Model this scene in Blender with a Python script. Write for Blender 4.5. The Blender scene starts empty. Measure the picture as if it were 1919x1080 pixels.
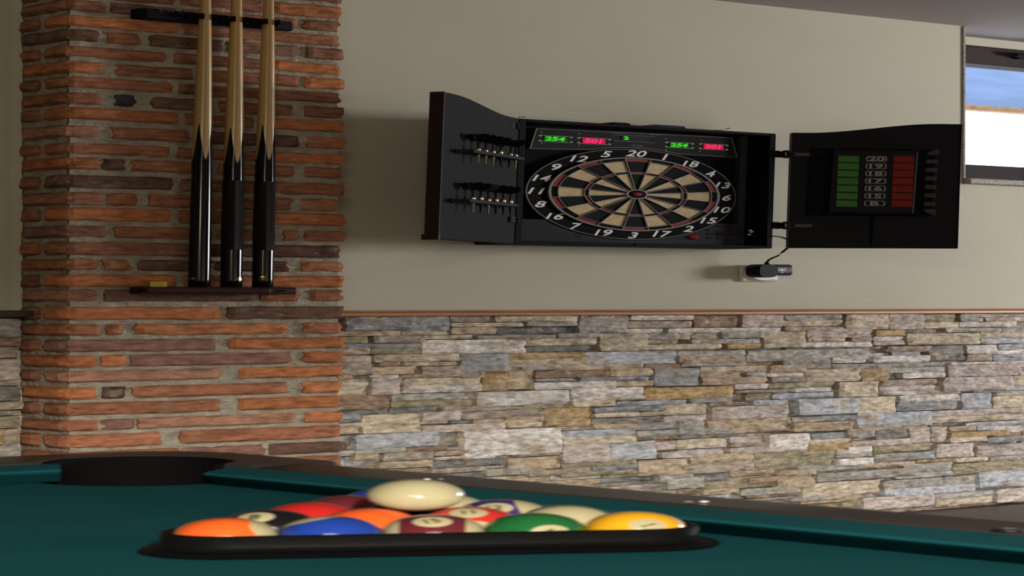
import bpy, bmesh, math, random
from mathutils import Vector, noise
PI = math.pi
# ---------------------------------------------------------------- the measured view
# The photograph is printed far wider than tall, so every height in this place is K times its width
# measure.  Sizes below are in metres of the plan; build() squeezes all heights by K once.
K = 0.3164
F_PX, F_Z = 4850.0, 4850.0 * K
EYE = Vector((0.0, -3.125, 1.2))
YAW = math.radians(40.0)
FW = Vector((math.sin(YAW), math.cos(YAW), 0)); RT = Vector((math.cos(YAW), -math.sin(YAW), 0))
sc = bpy.context.scene
C = sc.collection
cam_d = bpy.data.cameras.new('camera'); cam = bpy.data.objects.new('camera', cam_d); C.objects.link(cam)
cam.location = (EYE.x, EYE.y, EYE.z * K)
cam.rotation_euler = (PI / 2, 0, -YAW)
cam_d.sensor_fit = 'HORIZONTAL'; cam_d.sensor_width = 36.0
cam_d.lens = 36.0 * F_PX / 1919.0
cam_d.shift_y = 23.0 / 1919.0
cam_d.clip_start = 0.02
cam_d.dof.use_dof = True
cam_d.dof.focus_distance = 4.1
cam_d.dof.aperture_fstop = 52.0
cam_d.dof.aperture_ratio = K
sc.camera = cam
sc.view_settings.view_transform = 'Standard'; sc.view_settings.look = 'None'
sc.view_settings.gamma = 1.0; sc.view_settings.exposure = 0.0
sc.view_settings.use_curve_mapping = False
w = bpy.data.worlds.new('world'); sc.world = w; w.use_nodes = True
bg = w.node_tree.nodes['Background']
bg.inputs[0].default_value = (0.86, 0.93, 1.0, 1); bg.inputs[1].default_value = 3.0

def area(name, loc, target, sx, sy, power, col):
    l = bpy.data.lights.new(name, 'AREA'); l.shape = 'RECTANGLE'; l.size = sx; l.size_y = sy
    l.energy = power; l.color = col
    o = bpy.data.objects.new(name, l); C.objects.link(o)
    o.location = (loc[0], loc[1], loc[2] * K)
    d = Vector((target[0], target[1], target[2] * K)) - o.location
    o.rotation_euler = d.to_track_quat('-Z', 'Y').to_euler()
    return o
# daylight entering through the tall windows on the right side of the room
area('daylight_side_windows', (6.55, -1.7, 1.9), (2.6, 0.0, 1.4), 1.3, 0.32, 118, (1.0, 0.975, 0.965))
# ceiling lamp over the table and the room
area('ceiling_lamp', (-0.5, -3.5, 2.7), (0.6, -1.6, 0.8), 0.8, 0.10, 15, (1.0, 0.87, 0.62))
area('room_fill_light', (3.0, -5.8, 0.9), (2.2, -0.0, 0.6), 2.4, 0.35, 13, (1.0, 0.95, 0.84))  # added broad fill from behind the viewer, no opening in that wall

# added spot behind the viewer; its cone limits the fill to the lower wall
sl = bpy.data.lights.new('lower_wall_fill_spot', 'SPOT'); sl.energy = 600; sl.color = (1.0, .92, .80); sl.spot_size = math.radians(169.5); sl.spot_blend = .055; sl.shadow_soft_size = .10
so_l = bpy.data.objects.new('lower_wall_fill_spot', sl); C.objects.link(so_l); so_l.location = (-.3, -4.2, 2.6*K)

# ---------------------------------------------------------------- helpers
def ray(px, py):
    return FW + RT * ((px - 959.5) / F_PX) + Vector((0, 0, (563.0 - py) / F_Z))
def W(px, py, o=0.0):
    """point of the vertical plane o metres in front of the back wall that the eye sees at px,py"""
    d = ray(px, py); t = (-o - EYE.y) / d.y
    return EYE + d * t
def H(px, py, z):
    d = ray(px, py); t = (z - EYE.z) / d.z
    return EYE + d * t
def on_plane(px, py, p0, n):
    d = ray(px, py); t = (p0 - EYE).dot(n) / d.dot(n)
    return EYE + d * t

class MB:
    def __init__(s, o=(0, 0, 0)):
        s.v = []; s.f = []; s.m = []; s.c = []; s.o = Vector(o); s.cur = 0; s.col = None; s.sm = []; s.smooth = False
    def add(s, vs, fs, m=None, col=None, smooth=None):
        b = len(s.v); s.v += [Vector(v) for v in vs]
        for f in fs:
            s.f.append([b + i for i in f]); s.m.append(s.cur if m is None else m)
            s.c.append(col or s.col or (1, 1, 1, 1)); s.sm.append(s.smooth if smooth is None else smooth)
        return s
    def box(s, x0, x1, y0, y1, z0, z1, **k):
        x0, x1 = min(x0, x1), max(x0, x1); y0, y1 = min(y0, y1), max(y0, y1); z0, z1 = min(z0, z1), max(z0, z1)
        vs = [(x0,y0,z0),(x1,y0,z0),(x1,y1,z0),(x0,y1,z0),(x0,y0,z1),(x1,y0,z1),(x1,y1,z1),(x0,y1,z1)]
        return s.add(vs, [(3,2,1,0),(4,5,6,7),(0,1,5,4),(1,2,6,5),(2,3,7,6),(3,0,4,7)], **k)
    def obox(s, p, ex, ey, ez, **k):
        """box from corner p with edge vectors"""
        p = Vector(p); ex = Vector(ex); ey = Vector(ey); ez = Vector(ez)
        vs = [p, p+ex, p+ex+ey, p+ey, p+ez, p+ex+ez, p+ex+ey+ez, p+ey+ez]
        fs = [(3,2,1,0),(4,5,6,7),(0,1,5,4),(1,2,6,5),(2,3,7,6),(3,0,4,7)]
        if ex.cross(ey).dot(ez) < 0: fs = [tuple(reversed(f)) for f in fs]
        return s.add(vs, fs, **k)
    def prism(s, pts, ext, **k):
        pts = [Vector(p) for p in pts]; e = Vector(ext); n = len(pts)
        nn = Vector((0,0,0))
        for i in range(n): nn += (pts[i]-pts[0]).cross(pts[(i+1)%n]-pts[0])
        if nn.dot(e) > 0: pts = list(reversed(pts))
        vs = pts + [p + e for p in pts]
        fs = [tuple(range(n)), tuple(reversed(range(n, 2*n)))] + [((i+1)%n, i, i+n, (i+1)%n+n) for i in range(n)]
        return s.add(vs, fs, **k)
    def rings(s, rs, closed=True, cap=True, **k):
        """loft through rings of equal point counts"""
        n = len(rs[0]); vs = [p for r in rs for p in r]; fs = []
        for i in range(len(rs)-1):
            for j in range(n if closed else n-1):
                a = i*n+j; b = i*n+(j+1)%n
                fs.append((a, b, b+n, a+n))
        s.add(vs, fs, **k)
        if cap:
            s.add(rs[0], [tuple(reversed(range(n)))], **dict(k, smooth=False)); s.add(rs[-1], [tuple(range(n))], **dict(k, smooth=False))
        return s
    def lathe(s, prof, o=(0,0,0), ax=(0,0,1), n=24, cap=True, **k):
        o = Vector(o); ax = Vector(ax).normalized()
        t = Vector((1,0,0)) if abs(ax.x) < .9 else Vector((0,1,0))
        u = ax.cross(t).normalized(); v = ax.cross(u)
        rs = [[o + ax*h + (u*math.cos(2*PI*j/n) + v*math.sin(2*PI*j/n))*r for j in range(n)] for r, h in prof]
        k.setdefault('smooth', True)
        return s.rings(rs, cap=cap, **k)
    def tube(s, pts, r, n=8, **k):
        pts = [Vector(p) for p in pts]; rs = []
        for i, p in enumerate(pts):
            d = (pts[min(i+1, len(pts)-1)] - pts[max(i-1, 0)]).normalized()
            t = Vector((0,0,1)) if abs(d.z) < .9 else Vector((1,0,0))
            u = d.cross(t).normalized(); v = d.cross(u); rr = r[i] if isinstance(r, (list, tuple)) else r
            rs.append([p + (u*math.cos(2*PI*j/n) + v*math.sin(2*PI*j/n))*rr for j in range(n)])
        k.setdefault('smooth', True)
        return s.rings(rs, **k)
    def sphere(s, o, r, nu=32, nv=20, **k):
        o = Vector(o); rs = []
        for i in range(nv+1):
            a = PI*i/nv; a = min(max(a, .02), PI-.02)
            rs.append([o + Vector((math.sin(a)*math.cos(2*PI*j/nu), math.sin(a)*math.sin(2*PI*j/nu), -math.cos(a)))*r for j in range(nu)])
        k.setdefault('smooth', True)
        return s.rings(rs, **k)
    def text(s, body, o, right, up, size, shear=0.0, lift=None, bold=0.0, **k):
        """lettering laid on a plane, centred on o"""
        vs, fs = glyphs(body, shear, bold)
        o = Vector(o); right = Vector(right); up = Vector(up)
        P = [o + right*(x*size) + up*(y*size) for x, y in vs]
        if lift: P = [lift(p) for p in P]
        return s.add(P, fs, **k)
    def build(s, name, mat, parent=None, bevel=0, xf=None, seg=2):
        """link as one mesh object; s.o is the object's own place"""
        me = bpy.data.meshes.new(name)
        par = Vector((0,0,0))
        vs = []
        for v in s.v:
            if xf: v = xf(v)
            p = v - s.o
            vs.append((p.x, p.y, p.z*K))
        me.from_pydata(vs, [], s.f)
        mats = mat if isinstance(mat, (list, tuple)) else [mat]
        for m in mats: me.materials.append(m)
        me.polygons.foreach_set('material_index', s.m)
        me.polygons.foreach_set('use_smooth', s.sm)
        if any(c != (1,1,1,1) for c in s.c):
            a = me.color_attributes.new('tint', 'FLOAT_COLOR', 'CORNER')
            buf = []
            for p, c in zip(me.polygons, s.c): buf += list(c)*p.loop_total
            a.data.foreach_set('color', buf)
        me.update()
        ob = bpy.data.objects.new(name, me); C.objects.link(ob)
        if parent is not None:
            ob.parent = parent
            base = parent
            pw = Vector((0,0,0))
            while base is not None: pw += base.location; base = base.parent
            ob.location = Vector((s.o.x, s.o.y, s.o.z*K)) - pw
        else:
            ob.location = (s.o.x, s.o.y, s.o.z*K)
        if bevel:
            md = ob.modifiers.new('edge', 'BEVEL'); md.width = bevel; md.segments = seg; md.limit_method = 'ANGLE'; md.angle_limit = math.radians(40)
        return ob

_g = {}
def glyphs(body, shear=0.0, bold=0.0):
    key = (body, shear, bold)
    if key in _g: return _g[key]
    cu = bpy.data.curves.new('lettering', 'FONT'); cu.body = body; cu.shear = shear; cu.align_x = 'CENTER'; cu.align_y = 'CENTER'
    cu.resolution_u = 4; cu.offset = bold; cu.size = 1.0
    t = bpy.data.objects.new('lettering', cu); C.objects.link(t)
    dg = bpy.context.evaluated_depsgraph_get(); dg.update()
    me = bpy.data.meshes.new_from_object(t.evaluated_get(dg))
    vs = [(v.co.x, v.co.y) for v in me.vertices]; fs = [tuple(p.vertices) for p in me.polygons]
    if vs:
        cx = (min(v[0] for v in vs)+max(v[0] for v in vs))/2; cy = (min(v[1] for v in vs)+max(v[1] for v in vs))/2
        vs = [(x-cx, y-cy) for x, y in vs]
    bpy.data.objects.remove(t); bpy.data.meshes.remove(me); bpy.data.curves.remove(cu)
    _g[key] = (vs, fs); return _g[key]

def tag(o, label=None, cat=None, group=None, kind=None):
    if label: o['label'] = label
    if cat: o['category'] = cat
    if group: o['group'] = group
    if kind: o['kind'] = kind
    return o
def empty(name, loc, label=None, cat=None, group=None):
    o = bpy.data.objects.new(name, None); C.objects.link(o); o.empty_display_size = .05
    o.location = (loc[0], loc[1], loc[2]*K)
    return tag(o, label, cat, group)
def copy_tree(o, parent=None, loc=None):
    c = o.copy(); C.objects.link(c); c.parent = parent
    if loc is not None: c.location = (loc[0], loc[1], loc[2]*K)
    for ch in list(o.children): copy_tree(ch, c)
    return c

# ---------------------------------------------------------------- materials
def mat(name, col=(.5,.5,.5), rough=.5, metal=0.0, coat=0.0, spec=.5, tint=False, n1=None, n2=None, bump=None, emit=None, sheen=0.0, rvar=0.0, n3=None):
    """n1=(scale, amount, (sx,sy,sz)) tone noise; n2=(scale, colour, lo, hi) blotches; bump=(scale, strength, dist)"""
    m = bpy.data.materials.new(name); m.use_nodes = True
    nt = m.node_tree; N = nt.nodes; L = nt.links; b = N['Principled BSDF']
    b.inputs['Roughness'].default_value = rough; b.inputs['Metallic'].default_value = metal
    b.inputs['Coat Weight'].default_value = coat; b.inputs['Coat Roughness'].default_value = .06
    b.inputs['Specular IOR Level'].default_value = spec
    if sheen: b.inputs['Sheen Weight'].default_value = sheen
    tc = N.new('ShaderNodeTexCoord'); mp = N.new('ShaderNodeMapping'); mp.inputs['Scale'].default_value = (1, 1, 1/K)
    L.new(tc.outputs['Object'], mp.inputs['Vector'])
    at = None
    def noise_tex(scale, detail=4, stretch=None):
        src = mp.outputs[0]
        if stretch:
            q = N.new('ShaderNodeMapping'); q.inputs['Scale'].default_value = stretch; L.new(src, q.inputs['Vector']); src = q.outputs[0]
        n = N.new('ShaderNodeTexNoise'); n.inputs['Scale'].default_value = scale; n.inputs['Detail'].default_value = detail
        if tint:
            n.noise_dimensions = '4D'
            mu = N.new('ShaderNodeMath'); mu.operation = 'MULTIPLY'; mu.inputs[1].default_value = 40; L.new(at.outputs['Alpha'], mu.inputs[0]); L.new(mu.outputs[0], n.inputs['W'])
        L.new(src, n.inputs['Vector']); return n
    if tint:
        at = N.new('ShaderNodeAttribute'); at.attribute_name = 'tint'; cur = at.outputs['Color']
    else:
        rgb = N.new('ShaderNodeRGB'); rgb.outputs[0].default_value = (*col, 1); cur = rgb.outputs[0]
    for n2 in [q_ for q_ in (n2, n3) if q_]:
        n = noise_tex(n2[0], 6, n2[4] if len(n2) > 4 else None); r = N.new('ShaderNodeMapRange'); r.inputs['From Min'].default_value = n2[2]; r.inputs['From Max'].default_value = n2[3]
        L.new(n.outputs['Fac'], r.inputs['Value'])
        mx = N.new('ShaderNodeMix'); mx.data_type = 'RGBA'; L.new(r.outputs[0], mx.inputs['Factor']); L.new(cur, mx.inputs[6]); mx.inputs[7].default_value = (*n2[1], 1); cur = mx.outputs[2]
    if n1:
        n = noise_tex(n1[0], 8, n1[2] if len(n1) > 2 else None); r = N.new('ShaderNodeMapRange')
        r.inputs['From Min'].default_value = .25; r.inputs['From Max'].default_value = .75
        r.inputs['To Min'].default_value = 1-n1[1]; r.inputs['To Max'].default_value = 1+n1[1]*.8
        L.new(n.outputs['Fac'], r.inputs['Value'])
        vm = N.new('ShaderNodeVectorMath'); vm.operation = 'SCALE'; L.new(cur, vm.inputs[0]); L.new(r.outputs[0], vm.inputs['Scale']); cur = vm.outputs[0]
    L.new(cur, b.inputs['Base Color'])
    if rvar:
        n = noise_tex(30, 5); r = N.new('ShaderNodeMapRange'); r.inputs['To Min'].default_value = max(rough-rvar, .02); r.inputs['To Max'].default_value = rough+rvar
        L.new(n.outputs['Fac'], r.inputs['Value']); L.new(r.outputs[0], b.inputs['Roughness'])
    if bump:
        n = noise_tex(bump[0], 8, bump[3] if len(bump) > 3 else None); bp = N.new('ShaderNodeBump'); bp.inputs['Strength'].default_value = bump[1]; bp.inputs['Distance'].default_value = bump[2]
        L.new(n.outputs['Fac'], bp.inputs['Height']); L.new(bp.outputs[0], b.inputs['Normal'])
    if emit:
        b.inputs['Emission Color'].default_value = (*emit[0], 1); b.inputs['Emission Strength'].default_value = emit[1]
    return m
M = {}
M['plaster'] = mat('plaster', (.57,.555,.455), .9, n1=(3, .05), bump=(60, .12, .004), spec=.2)
M['ceiling'] = mat('ceiling_paint', (.52,.49,.50), .85, n1=(2, .04), spec=.07)
M['room'] = mat('room_paint', (.40,.36,.31), .9, spec=.1)
M['floor'] = mat('floor_laminate', (.085,.045,.038), .45, n1=(6, .25, (1, 8, 1)))
M['brick'] = mat('brick', tint=True, rough=.9, spec=.15, n1=(38, .5, (1,1,1.6)), n2=(26, (.33,.28,.21), .60, .78), bump=(70, .5, .004))
M['mortar'] = mat('mortar', (.46,.43,.34), .95, spec=.1, n1=(45, .3), bump=(110, 1.0, .006))
M['stone'] = mat('stone', tint=True, rough=.8, spec=.25, n1=(55, .60, (1,1,1.15)), n2=(12, (.50,.40,.28), .54, .70, (1,1,1.6)), n3=(38, (.66,.62,.56), .56, .80, (1.6,1,.7)), bump=(75, .9, .004, (1,1,1.2)))
M['granite'] = mat('granite', (.30,.27,.23), .6, n1=(160, .8), bump=(150, .5, .002))
M['trim_wood'] = mat('trim_wood', (.42,.20,.085), .4, n1=(12, .3, (1,1,14)), spec=.4)
M['trim_dark'] = mat('trim_dark_wood', (.05,.035,.028), .5, n1=(12, .3, (1,1,14)))
M['frame'] = mat('window_frame_paint', (.04,.033,.031), .7, spec=.1)
M['black'] = mat('black_lacquer', (.006,.006,.007), .7, spec=.08)
M['door_in'] = mat('charcoal_board', (.018,.019,.022), .75, spec=.08)
M['door_r'] = mat('black_board', (.009,.009,.011), .5, spec=.1)
M['door_edge'] = mat('dark_brown_edge', (.020,.011,.009), .6, spec=.2)
M['unit'] = mat('black_plastic', (.0045,.0045,.0055), .8, spec=.06)
M['bezel'] = mat('charcoal_plastic', (.028,.029,.034), .7, spec=.1)
M['panel'] = mat('grey_plastic', (.019,.020,.021), .7, spec=.08)
M['line'] = mat('grey_print', (.16,.16,.155), .5)
M['white_ink'] = mat('white_print', (.72,.71,.68), .5)
M['cream_seg'] = mat('cream_plastic', (.52,.39,.20), .55, spec=.2, n1=(60, .22))
M['black_seg'] = mat('black_segment_plastic', (.006,.006,.009), .75, spec=.08)
M['red_seg'] = mat('red_plastic', (.27,.030,.026), .6, spec=.1)
M['wire'] = mat('grey_metal', (.17,.165,.15), .5, spec=.3)
M['steel'] = mat('bright_steel', (.65,.63,.58), .2, metal=1)
M['brass'] = mat('brass', (.62,.45,.20), .25, metal=1)
M['copper'] = mat('copper', (.66,.38,.26), .3, metal=1)
M['olive'] = mat('yellow_green_plastic', (.20,.21,.03), .5)
M['led_g'] = mat('green_display', (.01,.05,.01), .5, spec=.0, emit=((.05,1.0,.04), .07))
M['led_gt'] = mat('green_digits', (.02,.3,.02), .5, spec=.0, emit=((.10,1.0,.05), .55))
M['led_r'] = mat('pink_display', (.2,.01,.04), .5, spec=.0, emit=((1.0,.015,.10), .50))
M['led_rt'] = mat('pink_digits', (.3,.02,.05), .5, spec=.0, emit=((1.0,.04,.16), .85))
M['led_c'] = mat('dim_display', (.006,.02,.018), .5, spec=.05)
M['red_btn'] = mat('red_button_plastic', (.45,.015,.012), .25, coat=.5)
M['green_cell'] = mat('green_score_tile', (.035,.17,.018), .4, spec=.2)
M['red_cell'] = mat('red_score_tile', (.21,.016,.012), .5, spec=.1)
M['flap'] = mat('grey_flap_plastic', (.05,.05,.054), .5, spec=.1)
M['num_line'] = mat('silver_print', (.26,.26,.25), .5)
M['white_pl'] = mat('white_plastic', (.70,.68,.62), .35)
M['adapter'] = mat('adapter_plastic', (.022,.025,.034), .4, spec=.15)
M['cable'] = mat('cable_rubber', (.006,.006,.007), .55, spec=.1)
M['maple'] = mat('maple', (.47,.30,.095), .28, spec=.8, coat=.6, n1=(14, .18, (1,1,.06)))
M['cue_black'] = mat('cue_black', (.005,.005,.006), .14, spec=.22)
M['cue_wrap'] = mat('linen_wrap', (.008,.008,.009), .28, spec=.3, bump=(900, 1.0, .0012))
M['gold'] = mat('gold_inlay', (.75,.55,.16), .22, metal=1)
M['rack_wood'] = mat('mahogany_stain', (.030,.010,.012), .45, spec=.1, n1=(10, .3, (1,1,12)))
M['rack_black'] = mat('rack_black_paint', (.007,.007,.010), .6, spec=.06)
M['chalk_y'] = mat('yellow_paper', (.62,.42,.03), .6)
M['chalk_l'] = mat('pale_yellow_print', (.75,.66,.28), .6)
M['chalk_g'] = mat('olive_paper', (.32,.27,.03), .6)
M['cloth'] = mat('teal_cloth', (.0085,.078,.090), .95, n1=(9, .10), spec=.03)
M['rail'] = mat('brown_rail_laminate', (.032,.026,.024), .25, spec=.45)
M['rail_dark'] = mat('black_gasket', (.010,.009,.009), .5)
M['pocket'] = mat('pocket_rubber', (.004,.004,.004), .8, spec=.02)
M['rack_pl'] = mat('rack_plastic', (.004,.004,.004), .4, spec=.03)
M['sight'] = mat('sight_metal', (.8,.8,.76), .25, metal=1)
M['blue_ext'] = mat('blue_canvas', (.17,.25,.45), .8, n1=(6, .15, (1,1,4)))
M['brown_ext'] = mat('brown_edging', (.30,.17,.08), .8, n1=(40, .5))
M['blue_thing'] = mat('navy_plastic', (.02,.03,.09), .4)
M['glass'] = bpy.data.materials.new('window_glass'); M['glass'].use_nodes = True
_b = M['glass'].node_tree.nodes['Principled BSDF']; _b.inputs['Transmission Weight'].default_value = 1.0; _b.inputs['Roughness'].default_value = 0.0; _b.inputs['IOR'].default_value = 1.01; _b.inputs['Base Color'].default_value = (1,1,1,1)
# ---------------------------------------------------------------- the room
P_OFF = 0.126                                  # how far the brick pillar stands out
WZ = 2.80                                      # ceiling height
wl = W(1803, 300).x                            # left edge of the window opening
sill_z = W(1803, 334.5).z
WR = W(1919, 300, -.15).x + .16
DX0, DX1, DH = WR + .10, WR + 1.15, 2.15        # added glazed door out of view on the right, a daylight source
b = MB(); b.box(-2.4, wl, 0, .22, 0, WZ); b.box(wl, WR, 0, .22, 0, sill_z); b.box(WR, DX0, 0, .22, 0, WZ); b.box(DX1, 6.7, 0, .22, 0, WZ); b.box(DX0, DX1, 0, .22, DH, WZ)
tag(b.build('wall_back', M['plaster']), 'cream plastered wall that carries the dartboard cabinet', kind='structure')
def struct(b, name, m, label=None): return tag(b.build(name, m), label, kind='structure')
struct(MB().box(-2.6, -2.4, -6.2, .22, 0, WZ), 'wall_left', M['room'])
struct(MB().box(6.7, 6.9, -6.2, .22, 0, WZ), 'wall_right', M['room'])
struct(MB().box(-2.6, 6.9, -6.4, -6.2, 0, WZ), 'wall_front', M['room'])
struct(MB().box(-2.6, 6.9, -6.4, .22, WZ, WZ+.12), 'ceiling', M['ceiling'], 'lilac grey painted ceiling')
struct(MB().box(-2.6, 6.9, -6.4, .22, -.12, 0), 'floor', M['floor'], 'dark reddish brown floor')

# window opening with granite lining, dark frame, glass
b = MB(); b.box(wl, WR, .03, .205, sill_z-.03, sill_z); b.box(wl, WR, -.02, .03, sill_z-.032, sill_z+.0)
b.box(wl-.001, wl+.006, -.004, .205, sill_z, WZ-.002)
win = empty('window_1', (wl, .12, sill_z)); tag(win, 'high window with dark frame at the right end of the wall', kind='structure')
g = b.build('granite_lining', M['granite'], win, bevel=.002); 
fy = .12
za = W(1830, 120, -fy).z; zb = W(1830, 309, -fy).z; ztop = WZ-.05
zh0 = W(1860, 333, -fy).z
b = MB()
b.box(wl+.006, WR, fy, fy+.06, sill_z, zb)                       # bottom rail
b.box(wl+.006, WR, fy, fy+.06, za, ztop)                         # top rail
b.box(wl+.006, wl+.03, fy, fy+.06, zb, za); b.box(WR-.05, WR, fy, fy+.06, zb, za)
b.build('window_frame', M['frame'], win, bevel=.003)
b = MB(); b.box(wl, WR, fy-.004, fy+.07, ztop, WZ-.001); b.build('head_strip', M['plaster'], win)
b = MB(); b.box(wl+.03, WR-.05, fy+.03, fy+.034, zb, za); b.build('pane', M['glass'], win)
hx = W(1903, 106, -fy).x; hz = W(1903, 106, -fy).z
b = MB(); b.box(hx-.008, hx+.008, fy-.018, fy, hz-.018, hz+.018); b.box(hx-.03, hx+.10, fy-.03, fy-.016, hz-.012, hz+.012); b.build('handle', M['black'], win, bevel=.003)
dr_ = empty('added_door_1', (DX0, .1, 0)); tag(dr_, 'added unseen glazed door letting daylight in through the back wall beyond the window', kind='structure')
b = MB(); b.box(DX0, DX0+.06, .08, .14, 0, DH); b.box(DX1-.06, DX1, .08, .14, 0, DH); b.box(DX0+.06, DX1-.06, .08, .14, DH-.06, DH); b.box(DX0+.06, DX1-.06, .08, .14, 0, .10); b.build('door_frame', M['frame'], dr_, bevel=.003)
b = MB(); b.box(DX0+.06, DX1-.06, .108, .112, .10, DH-.06); b.build('pane', M['glass'], dr_)
# outside: blue canvas blind with a brown edging
ao = -.62
zt = W(1860, 203, ao).z; z1 = W(1860, 206, ao).z
aw = empty('awning', (wl+.6, .66, 3.3)); tag(aw, 'blue canvas awning with brown edging hanging outside the window', 'awning')
b = MB(); b.smooth = True
top = []; nseg = 24
for yy, zz in ((.62, zt), (.625, zt+.25), (.64, zt+.55), (.60, zt+1.0)):
    top.append([Vector((wl-.9+3.0*i/nseg, yy+.01*math.sin(i*1.7), zz)) for i in range(nseg+1)])
back = [[p+Vector((0,.012,0)) for p in r] for r in reversed(top)]
b.rings(top+back+[top[0]], closed=False, cap=False)
b.build('canvas', M['blue_ext'], aw)
b = MB(); b.box(wl-.9, wl+2.1, .61, .645, z1-.012, zt+.012); b.build('edging', M['brown_ext'], aw, bevel=.004)

# wooden rail between plaster and stone; dark cap left of the pillar
tz0 = W(1260, 590.5, .03).z; tz1 = W(1260, 580.5, .03).z
px1 = W(637, 500, P_OFF).x; px0 = W(36, 400, 0).x
b = MB(); b.box(px1+.002, DX0, -.045, 0, tz0, tz1-.010); b.box(px1+.002, DX0, -.036, 0, tz1-.010, tz1)
tag(b.build('trim_1', M['trim_wood'], bevel=.003), 'thin brown wooden rail along the top of the stone cladding', kind='structure')
lz0 = W(20, 597, .04).z; lz1 = W(20, 582, .04).z
b = MB(); b.box(-2.4, px0+.02, -.05, 0, lz0+.006, lz1); b.box(-2.4, px0+.02, -.035, 0, lz0, lz0+.006)
tag(b.build('trim_2', M['trim_dark'], bevel=.003), 'dark wooden cap over the stone cladding left of the brick pillar', kind='structure')

# ---------------------------------------------------------------- rough blocks (bricks and stones)
def rough_block(mb, x0, x1, z0, z1, back, front, col, seed, amp, rnd, cell, axis='y', jit=0.0):
    """block on the wall: u runs along x (or along depth when axis='x'), front face displaced"""
    nx = max(3, min(22, int((x1-x0)/cell))); nz = max(2, min(8, int((z1-z0)/cell*1.2)))
    off = Vector((seed*7.31, seed*3.17, seed*1.93)); P = []
    for j in range(nz+1):
        row = []
        for i in range(nx+1):
            u = i/nx; v = j/nz
            x = x0+(x1-x0)*u; z = z0+(z1-z0)*v
            q = Vector((x*18, z*30, 0))+off
            d = noise.fractal(q, 1.0, 2.0, 3)*amp
            eu = min(u, 1-u)*(x1-x0); ev = min(v, 1-v)*(z1-z0)
            e = min(eu, ev); r = rnd
            dep = front + d - (r*(1-min(e/r, 1))**2 if r else 0)
            if i in (0, nx): x += noise.noise(Vector((z*55, seed*2.0, 3)))*jit*1.6
            if j in (0, nz): z += noise.noise(Vector((x*30, seed*1.7, 9)))*jit
            # round the corners of the outline
            if rnd and i in (0, nx) and j in (0, nz):
                x += (x0+x1-2*x)/(x1-x0)*rnd*.45; z += (z0+z1-2*z)/(z1-z0)*rnd*.45
            row.append((x, dep, z))
        P.append(row)
    mk = (lambda p: Vector((p[0], -p[1], p[2]))) if axis == 'y' else (lambda p: Vector((-p[1], p[0], p[2])))
    vs = [mk(p) for r in P for p in r]; n = nx+1; fs = []
    for j in range(nz):
        for i in range(nx):
            a = j*n+i; fs.append((a, a+1, a+n+1, a+n))
    ring = [j for j in range(n)] + [j*n+nx for j in range(1, nz+1)] + [nz*n+i for i in range(nx-1, -1, -1)] + [j*n for j in range(nz-1, 0, -1)]
    base = len(vs)
    flat = [p for r in P for p in r]
    for k in ring:
        p = flat[k]; vs.append(mk((p[0], back, p[2])))
    m = len(ring)
    for k in range(m):
        a = ring[k]; c = ring[(k+1) % m]; fs.append((c, a, base+k, base+(k+1) % m))
    if axis == 'x': fs = [tuple(reversed(f)) for f in fs]
    mb.add(vs, fs, m=0, col=(*col, (seed*0.137) % 1.0), smooth=False)

# ---------------------------------------------------------------- brick pillar
BC = {'O': (.47,.185,.080), 'N': (.28,.135,.082), 'K': (.17,.098,.072), 'D': (.115,.060,.046), 'B': (.06,.052,.058), 'P': (.40,.21,.14), 'M': (.37,.160,.088), 'V': (.27,.145,.11)}
rows = [(2.5,20.5),(31,49.5),(57,77),(88.5,107),(116.7,136.5),(146,164.6),(175,195),(203,223),(236,257),(269.6,288),(296.7,316.5),(329,351),(361,383.5),(389.8,412.7),(424,444),(454,477),(486.7,505.4),(515,536.7),(543,564),(576,599),(608.6,628),(637.8,658.6),(667,688),(696,715.6),(726.7,747.5),(756,778),(788,807),(815.6,839),(848,868)]
fr = [
 "125-202N 212-330K 345-560M 572-641N", "125-337O 347-642M", "125-187K 205-265M 285-420K 430-560V 578-643N", "125-315M 330-500N 515-641O",
 "125-200O 222-365N 380-562M 575-642O", "125-327M 340-500N 512-642N", "125-190M 220-256B 290-400K 415-552N 575-638N", "125-335O 350-480N 492-639O",
 "125-188P 215-355M 370-562K 580-638M", "125-320M 338-500N 512-637O", "125-190O 196-238K 252-400M 412-552M 576-638M", "125-328K 342-490N 505-637M",
 "125-197N 205-260M 283-420M 430-548N 570-636M", "125-322O 340-500M 512-634O", "125-202V 220-400M 412-520M 535-562M 575-633M", "112-360N 372-633D",
 "125-185M 197-247M 262-400K 410-545D 570-632M", "120-332O 348-480M 492-633O", "125-185P 200-480K 492-562M 585-633M",
 "120-417O 430-635K", "115-190M 202-233M 258-542O 572-632M", "112-408V 434-636O", "118-184O 194-240O 248-548V 572-632O",
 "115-415P 452-627O", "120-183O 197-238D 252-540M 572-629O", "115-416M 450-631O", "120-187M 195-257V 262-560P 576-630O", "122-306M 342-637M", "130-340M 350-500V 510-634K"]
lf = {0: "36-125M"}
b = MB()
rnd = random.Random(5)
Yc = EYE.y
def zr(py, px=156, o=P_OFF): return W(px, py, o).z
allrows = []
for i, (ya, yb) in enumerate(rows): allrows.append((zr(yb), zr(ya), fr[i], i))
pitch = .0705
allrows = [(a-.0022, c_+.0022, s_, i_) for a, c_, s_, i_ in allrows]
z = allrows[-1][0] - .014
i = 29
while z > .06:
    allrows.append((z-.052, z, ["125-330M 345-500N 515-634O", "125-200N 215-470M 485-634N"][i % 2], i)); z -= pitch; i += 1
z = allrows[0][1] + .014; i = -1
while z < WZ-.05:
    allrows.append((z, z+.052, "125-330M 345-500N 515-640O" if i % 2 else "125-200N 215-470M 485-640N", i)); z += pitch; i -= 1
pL = px0; pR = W(637, 400, P_OFF).x
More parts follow.
